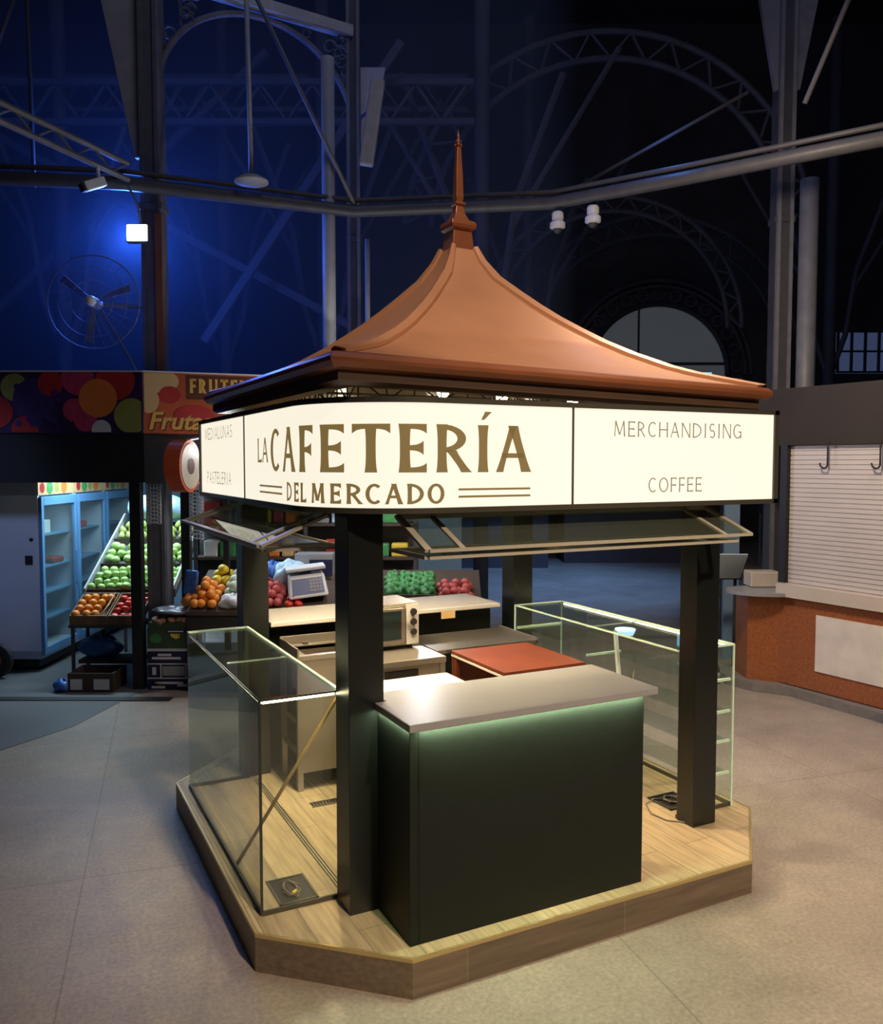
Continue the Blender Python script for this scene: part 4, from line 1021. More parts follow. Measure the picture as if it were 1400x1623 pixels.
for k, (a, d, lb) in enumerate(((-6.6, 15, 'slim far column in the blue glow beyond the white fridge'), (-4.3, 17, 'slim far column in the blue glow beyond the wire fan'), (-2.2, 16, 'slim far column beyond the pendant lamp'), (.65, 14, 'forked slim column just beyond the spire'), (1.9, 19, 'slim far column beyond the copper roof slope'), (8.6, 19, 'slim far column beyond the iron column over the brown fascia'))):
    c = bt('far_column', lb, 'column', a, d)
    H().tube([(a, d, 0), (a, d, 12)], .13, 10).build('shaft', M['iron_far'], c, smooth=True)
    mb = H()
    for s in (-1, 1):
        mb.tube([(a, d, 4.2), (a + s * .35, d, 5.2), (a + s * .55, d, 6.6), (a + s * 1.3, d, 8.6)], .06, 6); mb.tube([(a + s * .5, d, 6.2), (a + s * 2.2, d, 9.0)], .05, 6)
    mb.build('fork_braces', M['iron_far'], c)
for a0, z0, a1, z1, d, lb in ((-9, 8.6, -1.5, 4.6, 14, 'long far brace sloping down through the blue glow'), (-8, 4.8, -3.0, 9.4, 15, 'long far brace rising through the blue glow'), (-3.6, 4.2, -.6, 8.6, 13, 'far brace crossing below the pendant lamp')):
    tag(H().beam((a0, d, z0), (a1, d, z1), .12, .12).build('roof_brace', M['iron_far']), lb, 'brace')
for z, d, lb in ((7.6, 13.5, 'upper far girder across the dark hall'), (9.0, 16.5, 'topmost far girder across the dark hall')):
    t = bt('roof_girder', lb, 'girder', 0, d, z)
    mb = H(); mb.box(-10, .5, d - .05, d + .05, z, z + .09); mb.box(-10, .5, d - .05, d + .05, z + .6, z + .69); mb.build('chords', M['iron_far'], t)
    mb = H()
    for k in range(26): mb.beam((-10 + k * .4, d, z + (.05 if k % 2 else .62)), (-9.6 + k * .4, d, z + (.62 if k % 2 else .05)), .04, .04)
    mb.build('web', M['iron_far'], t)

# floodlight, camera, fan, dome cameras
fl_ = bt('floodlight', 'lit white floodlight hanging from a cable below the pipe beam', 'floodlight', -3.10, 8.75, 4.6)
H().box(-3.205, -2.975, 8.76, 8.84, 4.60, 4.785).build('housing', M['iron_dark'], fl_, bevel=.01)
H().box(-3.19, -2.99, 8.75, 8.762, 4.615, 4.77).build('lamp_face', M['floodface'], fl_)
H().tube([(-3.06, 8.80, 4.78), (-3.10, 8.82, 5.0), (-3.2, 8.85, 5.18)], .012, 6).build('cable', M['iron'], fl_)
cc = bt('security_camera', 'white bullet security camera pointing down from the lattice beam', 'camera', -3.36, 8.4, 5.0)
H().beam((-3.29, 8.44, 5.10), (-3.43, 8.30, 5.00), .10, .09).build('body', M['white_pl'], cc, bevel=.012)
H().beam((-3.433, 8.297, 4.998), (-3.447, 8.283, 4.988), .085, .075).build('lens', M['dark'], cc)
H().tube([(-3.33, 8.42, 5.12), (-3.37, 8.50, 5.20), (-3.38, 8.51, 5.28)], .018, 6).build('bracket', M['white_pl'], cc)
fn = bt('wire_fan', 'large round wire cage fan on the wall of dark above the berry banner', 'fan', -3.62, 8.95, 3.3)
FC = Vector((-3.62, 8.95, 4.03))
mb = H()
for r in (.48, .36, .22): mb.tube([FC + Vector((r * cos(t * pi / 16), -.10 * (1 - r / .6), r * sin(t * pi / 16))) for t in range(33)], .008 if r > .4 else .004, 5)
for k in range(28):
    a = 2 * pi * k / 28; mb.tube([FC + Vector((.07 * cos(a), -.09, .07 * sin(a))), FC + Vector((.3 * cos(a), -.06, .3 * sin(a))), FC + Vector((.48 * cos(a), 0, .48 * sin(a)))], .003, 4)
mb.build('wire_cage', M['fan'], fn)
mb = H()
for k in range(3):
    a = 2 * pi * k / 3 + .4; u = Vector((cos(a), 0, sin(a))); v = Vector((-sin(a), .35, cos(a)))
    mb.sheet(FC + u * .06 - v * .02, FC + u * .40 - v * .045, FC + u * .42 + v * .035, FC + u * .06 + v * .02, .006)
mb.build('blades', M['fan'], fn)
H().lathe([(.001, -.14), (.045, -.13), (.055, -.10), (.055, .10)], FC, 16, 'y').build('hub', M['white_pl'], fn, smooth=True)
mb = H().tube([FC + Vector((0, .1, 0)), FC + Vector((.30, .15, -.55)), FC + Vector((.40, .1, -.73))], .014, 6); mb.tube([FC + Vector((0, .1, 0)), FC + Vector((.46, .30, .0))], .02, 6); mb.build('stand_arm', M['iron'], fn)
def dome(a, d, label):
    t = bt('dome_camera', label, 'camera', a, d, 4.9)
    H().lathe([(.055, 5.12), (.065, 5.10), (.065, 5.04), (.055, 5.03)], (a, d, 0), 16).build('mount', M['white_pl'], t, smooth=False)
    H().lathe([(.055, 5.03), (.085, 5.0), (.085, 4.95), (.06, 4.935)], (a, d, 0), 16).build('housing', M['white_pl'], t)
    H().sphere((a, d, 4.94), .055, 12, 8).build('lens_dome', M['iron_dark'], t, smooth=True)
dome(1.28, 9.52, 'white dome camera under the pipe beam, closer to the roof spire')
dome(1.63, 9.30, 'white dome camera under the pipe beam, farther from the roof spire')

# produce -------------------------------------------------------------
def fruit_mesh(name, m, prof=None, r=.04, sc=(1, 1, 1)):
    mb = MB()
    if prof: mb.lathe(prof, (0, 0, 0), 14)
    else: mb.sphere((0, 0, r), r, 14, 9, sc)
    me = bpy.data.meshes.new(name)
    me.from_pydata([tuple(v) for v in mb.v], [], mb.f); me.materials.append(m); me.shade_smooth()
    return me
APP = [(.002, .004), (.022, 0), (.036, .014), (.042, .034), (.040, .054), (.026, .070), (.010, .070), (.002, .062)]
F_APPLE = fruit_mesh('apple', M['apple'], APP); F_PEAR = fruit_mesh('pear', M['pear'], [(.002, 0), (.025, .004), (.038, .03), (.032, .056), (.020, .078), (.012, .09), (.002, .092)])
F_ORANGE = fruit_mesh('orange', M['orange'], None, .046, (1, 1, .95)); F_TOM = fruit_mesh('tomato', M['tomato'], [(.002, 0), (.026, .003), (.042, .022), (.042, .040), (.030, .058), (.010, .060), (.002, .055)])
F_LEMON = fruit_mesh('lemon', M['yellow'], None, .04, (1.25, .95, .95)); F_POT = fruit_mesh('potato', M['potato'], None, .04, (1.3, 1, .8)); F_CAB = fruit_mesh('cabbage', M['pale_fruit'], None, .075, (1, 1, .9)); F_PEACH = fruit_mesh('peach', M['peach'], None, .042)
F_MELON = fruit_mesh('melon', M['yellow'], None, .06, (1.2, 1, .95))
def fruit(me, name, a, d, z, label, group, s=1.0, cat=None):
    o = bpy.data.objects.new(name, me); COL.objects.link(o); o.location = B(a, d, z); o.rotation_euler = (random.uniform(-.4, .4), random.uniform(-.4, .4), random.uniform(0, 6)); o.scale = (s, s, s)
    return tag(o, label, cat or name, group)

def tray(a0, a1, d0, d1, z0, z1, label, m='card', h=.10, name='produce_crate'):
    t = bt(name, label, 'crate', (a0 + a1) / 2, (d0 + d1) / 2, z0)
    mb = H(); th = .012
    def sl(aa, ab, da, db, hz0, hz1):
        f = lambda d: z0 + (z1 - z0) * (d - d0) / (d1 - d0)
        mb.hexa([(aa, da, f(da) + hz0), (ab, da, f(da) + hz0), (ab, db, f(db) + hz0), (aa, db, f(db) + hz0), (aa, da, f(da) + hz1), (ab, da, f(da) + hz1), (ab, db, f(db) + hz1), (aa, db, f(db) + hz1)])
    sl(a0, a1, d0, d1, 0, .012); mb.build('base', M[m], t)
    mb = H(); sl(a0, a1, d0, d0 + th, .012, h); sl(a0, a1, d1 - th, d1, .012, h); sl(a0, a0 + th, d0 + th, d1 - th, .012, h); sl(a1 - th, a1, d0 + th, d1 - th, .012, h)
    mb.build('sides', M[m], t)
    return t
stand = bt('produce_stand', 'dark metal display stand under the fruit crates and apple slope', 'stand', -3.4, 9.6)
mb = H().box(-3.99, -3.215, 8.98, 9.40, .60, .63); mb.build('shelf', M['iron_dark'], stand)
for a, d in ((-3.95, 9.0), (-3.95, 9.38), (-3.95, 10.5), (-3.235, 9.0), (-3.235, 9.38), (-3.01, 10.5)): H().box(a - .015, a + .015, d - .015, d + .015, 0, .60 if d < 10 else 1.55).build('leg', M['iron_dark'], stand)
mb = H().hexa([(-3.97, 9.42, .86), (-2.98, 9.42, .86), (-2.98, 10.65, 1.60), (-3.97, 10.65, 1.60), (-3.97, 9.42, .88), (-2.98, 9.42, .88), (-2.98, 10.65, 1.62), (-3.97, 10.65, 1.62)]); mb.build('slope_board', M['iron_dark'], stand)
mb = H()
for a in (-3.975, -3.0): mb.beam((a, 9.40, .93), (a, 10.66, 1.69), .02, .09)
mb.build('side_board', M['pipe'], stand)
mb = H()
for k, d in enumerate((9.42, 9.82, 10.24)):
    z = .87 + (d - 9.42) * .60; mb.box(-3.97, -2.98, d - .012, d + .012, z, z + .085)
mb.build('divider_board', M['card_dark'], stand)
tray(-3.98, -3.58, 8.99, 9.38, .63, .82, 'open crate of oranges at the front of the stand', 'card')
tray(-3.565, -3.215, 8.99, 9.38, .63, .82, 'open crate of red tomatoes next to the oranges', 'card')
for i in range(4):
    for j in range(4):
        if i == 3 and j < 3: continue
        d = 9.04 + j * .092; z = .66 + (d - 8.99) * .487
        fruit(F_ORANGE, 'orange', -3.92 + i * .094 + random.uniform(-.006, .006), d, z + .012, 'ripe orange lying in the open crate beside the glass door fridge', 'oranges in the crate')
tag(H().sheet((-3.66, 9.02, .72), (-3.60, 9.10, .82), (-3.60, 9.30, .93), (-3.66, 9.22, .76), .004).build('cardboard_flap', M['pr_cream']), 'torn cardboard sheet standing at the end of the orange crate', 'cardboard')
for i in range(4):
    for j in range(4):
        d = 9.04 + j * .09; z = .66 + (d - 8.99) * .487
        fruit(F_TOM, 'tomato', -3.515 + i * .084 + random.uniform(-.008, .008), d, z + .004 + random.choice((0, .0, .02)), 'red tomato in the open crate next to the oranges', 'tomatoes in the stall crate')
for r_ in range(4):
    for i in range(10):
        d = 9.47 + r_ * .088; z = .885 + (d - 9.42) * .60
        fruit(F_APPLE, 'apple', -3.92 + i * .096 + random.uniform(-.012, .012) + (.04 if r_ % 2 else 0), d, z + .01 + random.uniform(0, .02), 'green apple heaped on the lowest step of the sloping display', 'apples on the lowest step', random.uniform(1.0, 1.25))
for r_ in range(3):
    for i in range(9):
        d = 9.90 + r_ * .10; z = .885 + (d - 9.42) * .60
        fruit(F_APPLE, 'apple', -3.90 + i * .104 + random.uniform(-.012, .012), d, z + .01 + random.uniform(0, .02), 'green apple on the middle step of the sloping display', 'apples on the middle step', random.uniform(1.15, 1.4))
for r_ in range(3):
    for i in range(9):
        d = 10.31 + r_ * .10; z = .885 + (d - 9.42) * .60
        fruit(F_PEAR, 'pear', -3.90 + i * .104 + random.uniform(-.012, .012), d, z + .01, 'olive green pear on the top step of the sloping display', 'pears on the top step', 1.15)
def blob(name, c, rx, ry, rz, m, label, cat, seed=0, amp=.25):
    rnd = random.Random(seed); mb = H(); nu, nv = 22, 14; vs = []; c = Vector(c)
    ph = [rnd.uniform(0, 6) for _ in range(6)]
    for i in range(nv + 1):
        for k in range(nu):
            th = pi * i / nv; a = 2 * pi * k / nu
            g = 1 + amp * (.5 * sin(3 * a + ph[0] + 2 * th) + .3 * sin(5 * a + ph[1] - 3 * th) + .3 * sin(4 * th + ph[2]) * cos(2 * a + ph[3]))
            x = rx * sin(th) * cos(a) * g; y = ry * sin(th) * sin(a) * g; z = max(-rz * .85, -rz * cos(th) * g)
            vs.append(c + Vector((x, y, z + rz * .85)))
    fs = [(i * nu + k, i * nu + (k + 1) % nu, (i + 1) * nu + (k + 1) % nu, (i + 1) * nu + k) for i in range(nv) for k in range(nu)]
    mb._add(vs, fs); return tag(mb.build(name, M[m], smooth=True), label, cat)
blob('plastic_bag', (-3.55, 10.62, 1.66), .36, .22, .17, 'bag_pale', 'big pale blue plastic bag on top of the apple slope', 'bag', 1, .18)
blob('plastic_bag', (-3.75, 9.25, .24), .22, .15, .12, 'bag_blue', 'dark blue plastic bag slumped under the fruit stand', 'bag', 2)
blob('plastic_bag', (-3.92, 8.66, .0), .09, .08, .07, 'bag_blue', 'small blue plastic bag on the floor against the wooden box', 'bag', 3)
H_ = tray(-3.85, -3.38, 8.62, 9.0, .0, .0, 'dark wooden box with two white stickers on the floor under the stand', 'card_dark', .20, 'wooden_box')
mb = H().box(-3.82, -3.70, 8.612, 8.618, .03, .14); mb.box(-3.58, -3.42, 8.612, 8.618, .03, .14); mb.build('sticker', M['print_white'], H_)
tag(H().box(-3.92, -3.26, 9.05, 9.35, .20, .24).build('stand_lower_board', M['card_dark']), 'low dark board under the fruit stand', 'board')
tag(H().box(-6.0, -2.7, 8.30, 8.42, .0, .012).build('gutter_strip', M['dark']), 'narrow dark gutter strip in the floor before the fruit stall', 'gutter')

# cardboard box stack
BX0, BX1, BD0, BD1 = -3.06, -2.54, 8.72, 9.06
nb = bt('fruit_carton', 'navy fruit carton with white bands on the floor beside the glass case', 'carton', -2.8, 8.9)
H().box(BX0, BX1, BD0, BD1, 0, .42).build('body', M['navy'], nb, bevel=.004)
mb = H()
for z in (.125, .275, .415): mb.box(BX0, BX1, BD0 - .003, BD0, z - .006, z + .006)
for x in (-2.92, -2.66): mb.box(x - .006, x + .006, BD0 - .003, BD0, .13, .27)
for x, w, z in ((-2.86, .30, .335), (-2.88, .14, .37), (-2.82, .26, .075), (-2.95, .14, .03), (-2.70, .1, .05)): mb.box(x - w / 2, x + w / 2, BD0 - .003, BD0, z - .012, z + .012)
mb.box(-3.01, -2.97, BD0 - .003, BD0, .16, .24)
mb.build('printed_bands', M['print_white'], nb)
mb = H().box(-2.905, -2.675, BD0 - .002, BD0, .15, .25); mb.build('printed_photo', M['stone'], nb)
mb = H().box(-2.98, -2.92, BD0 - .004, BD0, .07, .085); mb.box(-2.64, -2.60, BD0 - .004, BD0, .34, .36); mb.build('printed_banana', M['print_yellow'], nb)
gb = bt('fruit_carton', 'green banana carton stacked on the navy carton', 'carton', -2.8, 8.9, .42)
H().box(BX0, BX1, BD0 + .005, BD1, .421, .645).build('body', M['green_card'], gb, bevel=.004)
mb = H().box(-2.86, -2.66, BD0, BD0 + .005, .60, .632); mb.build('printed_badge', M['navy'], gb)
mb = H().box(-2.84, -2.68, BD0 - .002, BD0, .610, .622); mb.box(BX0, BX1, BD0 + .002, BD0 + .005, .424, .434); mb.build('printed_bands', M['print_white'], gb)
mb = H()
for k in range(4): mb.tube([(-2.76 + .03 * k - .05, BD0, .59), (-2.765 + .02 * k - .03, BD0, .565), (-2.755 + .008 * k, BD0, .545)], .012, 6)
mb.build('printed_banana', M['print_yellow'], gb)
mb = H(); mb.sphere((-2.97, BD0 + .004, .54), .06, 14, 8, (1, .05, .8)); mb.build('printed_leaf', M['leaf'], gb)
wr_ = tray(BX0 + .01, BX1 - .01, BD0 + .01, BD1 - .01, .646, .646, 'shallow tray of potatoes topping the green banana carton', 'green_card', .06)
for i in range(6):
    for j in range(4): fruit(F_POT, 'potato', -3.0 + i * .085 + random.uniform(-.01, .01), 8.78 + j * .075, .665 + random.uniform(0, .025), 'brown potato under smoky wrap on the green banana carton', 'wrapped potatoes')
blob('plastic_wrap', (-2.80, 8.90, .77), .26, .16, .045, 'bag_clear', 'smoky plastic wrap crumpled over the potatoes', 'wrap', 5, .3)

# produce counter behind the kiosk
pc = bt('produce_counter', 'long dark produce counter with a sloping top behind the kiosk', 'counter', -1.1, 8.9)
mb = H(); A0, A1 = -2.62, .42
mb.hexa([(A0, 8.62, .80), (A1, 8.62, .80), (A1, 9.5, 1.12), (A0, 9.5, 1.12), (A0, 8.62, .84), (A1, 8.62, .84), (A1, 9.5, 1.16), (A0, 9.5, 1.16)]); mb.build('sloping_top', M['card_dark'], pc)
H().box(A0, A1, 8.64, 8.68, 0, .80).build('front_panel', M['dark'], pc)
for a in (-2.58, -1.2, .38): H().box(a - .02, a + .02, 9.4, 9.44, 0, 1.08).build('leg', M['iron_dark'], pc)
ztop = lambda d: .845 + (d - 8.62) * .3636
def heap(me, name, a0, a1, d0, d1, step, layers, label, group, s=1.0, cat=None):
    n = 0
    for L in range(layers):
        aa = a0 + L * step * .5
        while aa < a1 - L * step * .5:
            dd = d0 + L * step * .5
            while dd < d1 - L * step * .5:
                fruit(me, name, aa + random.uniform(-.01, .01), dd + random.uniform(-.01, .01), ztop(dd) + L * step * .7, label, group, s, cat); n += 1
                dd += step
            aa += step
heap(F_ORANGE, 'orange', -2.56, -2.28, 8.68, 9.05, .10, 3, 'golden orange heaped on the produce counter behind the glass case', 'oranges on the produce counter', 1.08)
heap(F_MELON, 'yellow_melon', -2.45, -2.28, 9.16, 9.36, .13, 2, 'bright yellow melon behind the heap of golden oranges', 'yellow melons', .9, 'melon')
heap(F_CAB, 'cabbage', -2.24, -1.95, 8.74, 9.2, .14, 2, 'pale green cabbage on the produce counter next to the golden oranges', 'pale cabbages', .85)
heap(F_PEACH, 'peach', -1.88, -1.62, 8.70, 9.0, .092, 2, 'pink red peach heaped before the blue bags on the produce counter', 'peaches', 1.15)
heap(F_TOM, 'tomato', -1.58, -1.44, 8.70, 8.92, .085, 2, 'deep red tomato in the small heap in front of the weighing scale', 'tomatoes by the scale', 1.1)
blob('plastic_bag', (-2.15, 8.70, .86), .14, .09, .08, 'bag_white', 'white plastic bag at the front edge of the produce counter below the cabbages', 'bag', 7, .3)
blob('plastic_bag', (-1.63, 9.12, 1.02), .17, .14, .15, 'bag_pale', 'pale blue plastic bags bunched behind the peaches beside the scale', 'bag', 8, .35)
blob('plastic_bag', (-1.84, 9.22, 1.06), .12, .10, .12, 'bag_blue', 'darker blue plastic bag beyond the peaches', 'bag', 9, .35)
tag(H().box(-1.92, -1.76, 9.04, 9.10, 1.02, 1.12, Matrix.Rotation(.5, 4, 'Y')).build('red_packet', M['red_paint'], bevel=.01), 'red packet leaning among the blue plastic bags', 'packet')
# scale
sc_ = bt('weighing_scale', 'pale blue grey weighing scale with a dark keypad on the produce counter', 'scale', -1.42, 8.95, 1.0)
RS = Matrix.Translation(B(-1.41, 8.90, .97)) @ Matrix.Rotation(-YAW + .22, 4, 'Z') @ Matrix.Rotation(-.10, 4, 'Y') @ Matrix.Diagonal((1.08, 1.0, 1.75, 1.0))
mb = MB(RS); mb.hexa([(-.19, -.20, 0), (.19, -.20, 0), (.19, .16, 0), (-.19, .16, 0), (-.17, -.11, .13), (.17, -.11, .13), (.17, .15, .13), (-.17, .15, .13)]); mb.build('body', M['scale_white'], sc_, bevel=.02)
MB(RS).hexa([(-.155, -.190, .022), (.155, -.190, .022), (.155, -.18, .022), (-.155, -.18, .022), (-.145, -.128, .112), (.145, -.128, .112), (.145, -.12, .112), (-.145, -.12, .112)]).build('keypad', M['screen_blue'], sc_)
mb = MB(RS)
for i in range(4):
    for j in range(4):
        y = -.186 + .0155 * j - .004; z = .035 + .019 * j; mb.box(.02 + i * .03, .042 + i * .03, y, y + .004, z, z + .012)
mb.build('keys', M['print_white'], sc_)
MB(RS).prism([(-.19, -.12), (.19, -.12), (.19, .17), (-.19, .17)], .155, .175).build('weighing_plate', M['scale_white'], sc_, bevel=.008)
MB(RS).box(-.05, .05, -.03, .06, .13, .155).build('plate_support', M['iron_dark'], sc_)
tag(H().box(-1.62, -1.20, 9.30, 9.55, 1.08, 1.36).build('grey_carton', M['stone'], bevel=.004), 'grey carton standing behind the weighing scale', 'carton')
tag(H().box(-1.45, -1.20, 9.26, 9.29, 1.12, 1.30).build('navy_card_sign', M['navy']), 'small navy card propped on the grey carton behind the scale', 'card')
# shelf behind with goods
sh = bt('goods_shelf', 'tall open shelf of boxed and bagged goods behind the produce counter', 'shelf', -1.0, 10.1)
mb = H()
for z in (1.22, 1.62, 2.02): mb.box(-2.95, -.28, 9.95, 10.3, z, z + .03)
mb.build('shelf_boards', M['card_dark'], sh)
H().box(-2.95, -.28, 10.3, 10.33, 0, 2.3).build('shelf_back', M['plaster2'], sh)
for a in (-2.9, -1.6, -.31): H().box(a - .02, a + .02, 9.95, 9.99, 0, 2.2).build('upright', M['iron_dark'], sh)
cols = ['white_pl', 'bag_pale', 'pr_orange', 'leaf', 'pr_red', 'pr_cream', 'print_yellow', 'bag_blue', 'stone', 'pr_pink']
nm = {'white_pl': 'white', 'bag_pale': 'pale blue', 'pr_orange': 'orange', 'leaf': 'green', 'pr_red': 'red', 'pr_cream': 'cream', 'print_yellow': 'yellow', 'bag_blue': 'blue', 'stone': 'grey', 'pr_pink': 'pink'}
for lv, z in enumerate((1.25, 1.65)):
    a = -2.82; i = 0
    while a < -.5:
        w = random.uniform(.10, .2); h = random.uniform(.12, .26); m = cols[(i * 3 + lv * 4) % len(cols)]
        if abs(a + w / 2 + 1.6) > .14 and abs(a + w / 2 + .3) > .14:
            tag(H().box(a, a + w, 10.02, 10.22, z, z + h).build('grocery_packet', M[m], bevel=.015), nm[m] + ' grocery packet on the ' + ('lower' if lv == 0 else 'upper') + ' board of the goods shelf', 'packet', nm[m] + ' packets on the ' + ('lower' if lv == 0 else 'upper') + ' shelf board')
        a += w + .03; i += 1
# dark crates with greens seen over the oven
tray(-.60, -.08, 8.75, 9.2, ztop(8.75) + .01, ztop(9.2) + .01, 'crate of leafy greens seen past the oven over the back bar', 'card_dark', .09)
for k in range(16):
    blob('lettuce', (-.52 + (k % 4) * .125, 8.83 + (k // 4) * .10, ztop(8.83 + (k // 4) * .10) + .04), .075, .065, .06, 'leaf', 'green lettuce in the crate seen past the oven', 'lettuce', 20 + k, .5)['group'] = 'lettuces in the crate'
heap(F_PEACH, 'peach', .0, .3, 8.75, 9.1, .095, 2, 'pink red peach beside the lettuce crate near the grey kiosk post', 'peaches by the lettuce', 1.1)
heap(F_LEMON, 'lemon', -1.05, -.72, 8.8, 9.1, .10, 2, 'yellow lemon hidden low behind the oven on the produce counter', 'lemons', 1.0)
# hanging nets and snack strips
for a, d, z0, z1, lb in ((-3.03, 8.93, 1.72, 2.14, 'pale lattice net strip hanging between the stall posts'), (-2.60, 8.98, 1.55, 2.14, 'pale net strip hanging beside the round sign')):
    mb = H()
    for k in range(5): mb.tube([(a - .07 + .035 * k, d, z0), (a - .07 + .035 * k, d, z1)], .006, 5)
    n = int((z1 - z0) / .04)
    for k in range(n): mb.tube([(a - .07, d - .004, z0 + k * .04), (a + .07, d - .004, z0 + .03 + k * .04)], .005, 5); mb.tube([(a + .07, d - .004, z0 + k * .04), (a - .07, d - .004, z0 + .03 + k * .04)], .005, 5)
    tag(mb.build('hanging_net', M['lattice']), lb, 'net')
tag(H().box(-2.70, -2.56, 8.83, 8.88, .98, 1.24, Matrix.Rotation(.12, 4, 'Y')).build('snack_bag', mat('shiny_blue_foil', (.06, .16, .5), .2, .3, (24, .8), .8), bevel=.022, seg=3), 'shiny blue snack bag hanging above the wrapped potatoes', 'bag')
blob('fruit_net', (-2.63, 8.84, .86), .10, .06, .07, 'orange', 'net of small oranges below the shiny blue snack bag', 'net', 12, .3)
bu = bt('grey_bucket', 'grey plastic bucket with a pale rim behind the cabbages', 'bucket', -2.12, 9.38, 1.13)
H().lathe([(.09, 1.13), (.13, 1.36), (.125, 1.36), (.085, 1.14)], (-2.12, 9.38, 0), 20).build('body', M['iron'], bu, smooth=True)
H().lathe([(.128, 1.35), (.14, 1.355), (.14, 1.375), (.128, 1.38)], (-2.12, 9.38, 0), 20).build('rim', M['white_pl'], bu)

# ================================================================== SHUTTERED STALL
u = Vector((.503, -.864, 0)); nn = Vector((-.864, -.503, 0)); S0 = Vector((3.50, 8.68, 0))
def sb(mb, u0, u1, n0, n1, z0, z1):
    P = lambda a, b, z: S0 + u * a + nn * b + Vector((0, 0, z))
    return mb.hexa([P(u0, n0, z0), P(u1, n0, z0), P(u1, n1, z0), P(u0, n1, z0), P(u0, n0, z1), P(u1, n0, z1), P(u1, n1, z1), P(u0, n1, z1)])
ss = thing('shuttered_stall', 'closed market stall with orange granite front under the cream shutter', 'stall', B(4.0, 8.0), -YAW)
sb(H(), 0, 4.2, -.30, 0, .10, 1.0).build('granite_front', M['granite'], ss)
for k in range(3): sb(H(), .42 + k * 1.35, 1.62 + k * 1.35, -.1, .012, .30, .86).build('marble_inset', M['marble'], ss, label='white marble panel')
sb(H(), -.02, 4.2, -.35, .06, 1.0, 1.13).build('counter_ledge', M['beige'], ss)
mb = H(); pts = [(3.22, 8.84), (3.50, 8.68), (3.60, 8.88), (3.60, 9.2), (3.22, 9.2)]
mb.prism(pts, .08, 1.0); mb.build('granite_pillar', M['granite'], ss)
mb = H(); c = (3.42, 8.86)
mb.prism([(c[0] + .42 * cos(t * pi / 12), c[1] + .30 * sin(t * pi / 12)) for t in range(24)], 1.0, 1.035); mb.build('round_ledge', M['stone'], ss, label='rounded grey end of the ledge')
mb = H()
kp = [(3.02, 9.4), (3.05, 8.95), (3.22, 8.66), (3.52, 8.48)]
inn_ = [(3.7, 9.4), (3.7, 8.95), (3.7, 8.8), (3.7, 8.6)]
mb.prism(kp + [(S0 + u * 4.2 + nn * .2)[:2], (S0 + u * 4.2 - nn * .4)[:2], (3.8, 9.4)], 0, .09); mb.build('kerb', M['kerb'], ss)
shu = H()
NS = 30
for k in range(NS):
    z0 = 1.135 + k * 1.40 / NS; z1 = z0 + 1.40 / NS
    sb(shu, 0.02, 4.2, -.12, -.075, z0, z1 - .008); sb(shu, .02, 4.2, -.12, -.083, z1 - .008, z1)
shu.build('roller_shutter', M['shutter'], ss, label='cream slatted roller shutter')
sb(H(), -.06, .02, -.14, -.02, 1.13, 2.55).build('shutter_guide', M['fascia'], ss)
sb(H(), -.55, 4.2, -.40, -.03, 2.54, 3.12).build('fascia_board', M['fascia_brown'], ss)
hk = S0 + u * .55 + nn * (-.01)
def hook(s, label):
    p = S0 + u * s + nn * (-.02)
    mb = H().tube([p + Vector((0, 0, 2.56)), p + Vector((0, 0, 2.34)), p + u * -.015 + Vector((0, 0, 2.315)), p + u * -.045 + Vector((0, 0, 2.31)), p + u * -.075 + Vector((0, 0, 2.33)), p + u * -.085 + Vector((0, 0, 2.36))], .009, 8)
    tag(mb.build('meat_hook', M['dark'], smooth=True), label, 'hook')
hook(.48, 'dark iron hook hanging before the cream shutter, nearest the lightbox sign'); hook(1.02, 'dark iron hook cut off at the picture edge before the cream shutter')
# clutter between kiosk and shuttered stall
t = bt('glass_counter_guard', 'pale blue tilted plastic guard on a dark frame beyond the granite pillar', 'guard', 3.1, 9.3, 0)
H().sheet((2.98, 9.25, 1.36), (3.36, 9.25, 1.36), (3.40, 9.6, 1.05), (3.14, 9.6, 1.05), .01).build('sheet', mat('pale_blue_plastic_sheet', (.70, .86, .95), .35), t)
mb = H().beam((3.0, 9.65, 0), (3.18, 9.65, 1.06), .03, .03); mb.beam((3.36, 9.65, 0), (3.36, 9.65, 1.06), .03, .03); mb.beam((3.0, 9.62, 1.05), (3.42, 9.62, 1.05), .03, .03); mb.build('frame', M['iron_dark'], t)
tag(H().box(3.30, 3.62, 8.98, 9.22, 1.04, 1.20).build('beige_box', M['beige'], bevel=.01), 'beige box on the rounded end of the stall ledge', 'box')
for k, (a, d, h, lb) in enumerate(((3.02, 10.0, 2.4, 'first pale blue upright panel between kiosk and shuttered stall'), (3.48, 10.15, 2.4, 'second pale blue upright panel close to the cream shutter'))):
    tag(H().box(a - .09, a + .09, d - .03, d + .03, 0, h).build('upright_panel', M['blue_panel'], bevel=.004), lb, 'panel')
t = bt('wood_pallet_stack', 'dark stacked pallets and poles beyond the glass shelves', 'pallets', 3.9, 11.1)
for k in range(4): H().box(3.62, 4.2, 10.9, 11.3, .3 * k, .3 * k + .12).build('pallet', M['card_dark'], t)
for a in (3.66, 4.16): H().box(a - .03, a + .03, 10.95, 11.0, .12, 1.7).build('pole', M['iron_dark'], t)
bottle(2.95, 9.0, 0.0, 'small dark bottle on the floor beyond the glass shelf case', M['rubber'])
pl2 = bt('potted_plant', 'green leafy plant cut off at the picture edge by the granite stall', 'plant', 4.02, 7.35)
mb = H()
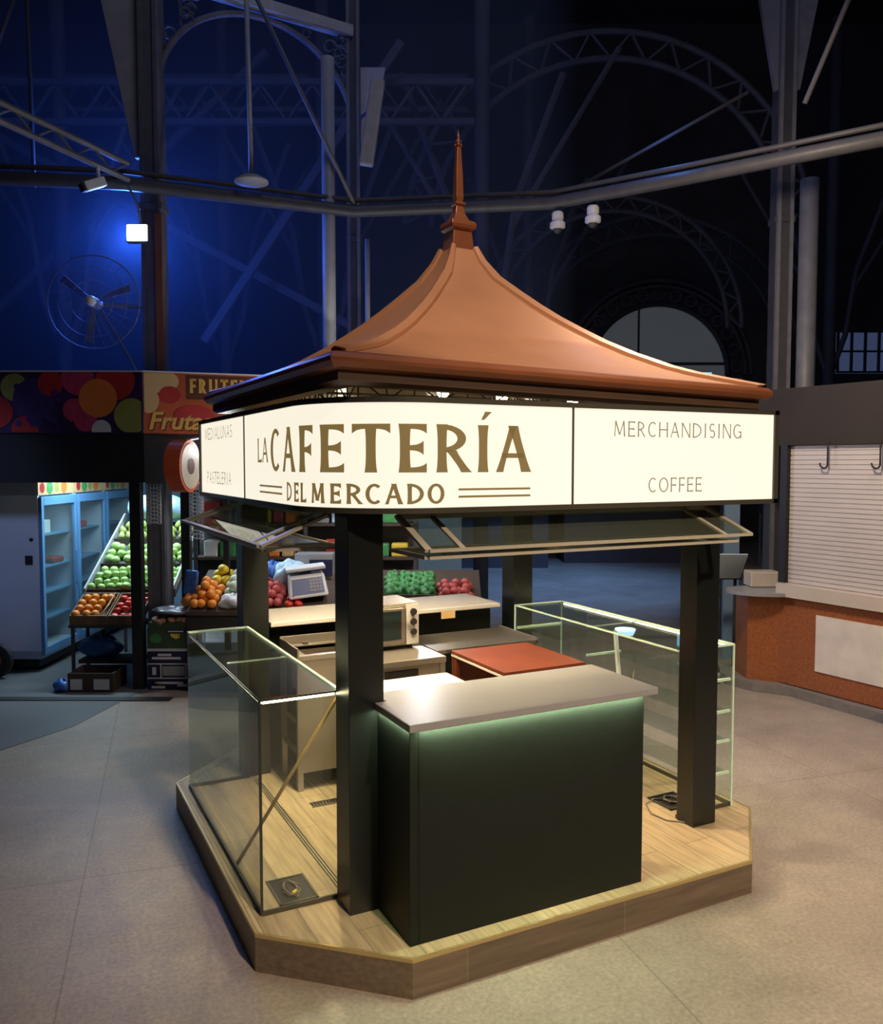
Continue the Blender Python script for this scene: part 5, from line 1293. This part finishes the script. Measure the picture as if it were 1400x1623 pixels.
for k in range(14):
    a = k * 2.4; r = .06 + .10 * (k % 5) / 4; c = Vector((4.06, 7.3, .22 + .02 * (k % 4))); q = Vector((cos(a), sin(a), .3)) * r; w = Vector((-sin(a), cos(a), 0)) * .03
    mb.hexa([c, c + q * .5 - w, c + q, c + q * .5 + w, c + Vector((0, 0, .003)), c + q * .5 - w + Vector((0, 0, .003)), c + q + Vector((0, 0, .003)), c + q * .5 + w + Vector((0, 0, .003))])
mb.build('leaves', M['leaf'], pl2)
H().lathe([(.05, 0), (.075, .16), (.07, .16), (.068, .14), (.001, .14)], (4.06, 7.3, 0), 16).build('pot', M['card'], pl2)
# far stalls
for a0, a1, d, h, lb in ((-.6, 2.4, 19.0, 1.5, 'long dark closed stall at the far end of the blue aisle'), (2.9, 6.8, 20.0, 1.7, 'dark closed stall beneath the far fanlight'), (7.2, 10, 18.0, 2.4, 'dark closed stall beyond the brown fascia')):
    t = bt('closed_stall', lb, 'stall', (a0 + a1) / 2, d)
    H().box(a0, a1, d, d + 1.2, 0, h).build('stall_front', M['iron_far'], t)
    H().box(a0 - .15, a1 + .15, d - .25, d + 1.3, h, h + .25).build('stall_canopy', M['fascia'], t)
t = bt('lit_shop_sign', 'small cyan lit sign glowing beyond the copper roof slope', 'sign', 6.3, 20.5, 4.2)
H().box(5.75, 6.45, 20.4, 20.5, 4.22, 4.52).build('sign_face', M['cyan_sign'], t)
mb = H().tube([(6.22 + .10 * cos(i * pi / 8), 20.395, 4.36 + .10 * sin(i * pi / 8)) for i in range(17)], .022, 6); mb.build('ring_mark', M['fascia'], t)
mb = H().box(5.9, 5.95, 20.44, 20.5, 0, 4.22); mb.box(6.3, 6.35, 20.44, 20.5, 0, 4.22); mb.build('sign_legs', M['iron_far'], t)
tag(H().box(6.5, 7.05, 20.0, 20.4, 1.95, 4.35).build('pale_cabinet', M['stone'], bevel=.02), 'pale boxy cabinet top beside the small cyan lit sign', 'cabinet')

# haze lit by the added blue source
mb = H().box(-9, 1.5, 9.5, 14.5, 2.75, 9.5)
hz = bpy.data.materials.new('blue_lit_haze'); hz.use_nodes = True; nt = hz.node_tree; nt.nodes.remove(nt.nodes['Principled BSDF'])
vs_ = nt.nodes.new('ShaderNodeVolumeScatter'); vs_.inputs['Density'].default_value = .04; vs_.inputs['Anisotropy'].default_value = .2; vs_.inputs['Color'].default_value = (.6, .75, 1, 1)
nt.links.new(vs_.outputs[0], nt.nodes['Material Output'].inputs['Volume'])
tag(mb.build('hall_haze', hz), 'thin blue lit haze hanging in the dark hall behind the fruit stall', 'haze', None, 'stuff')
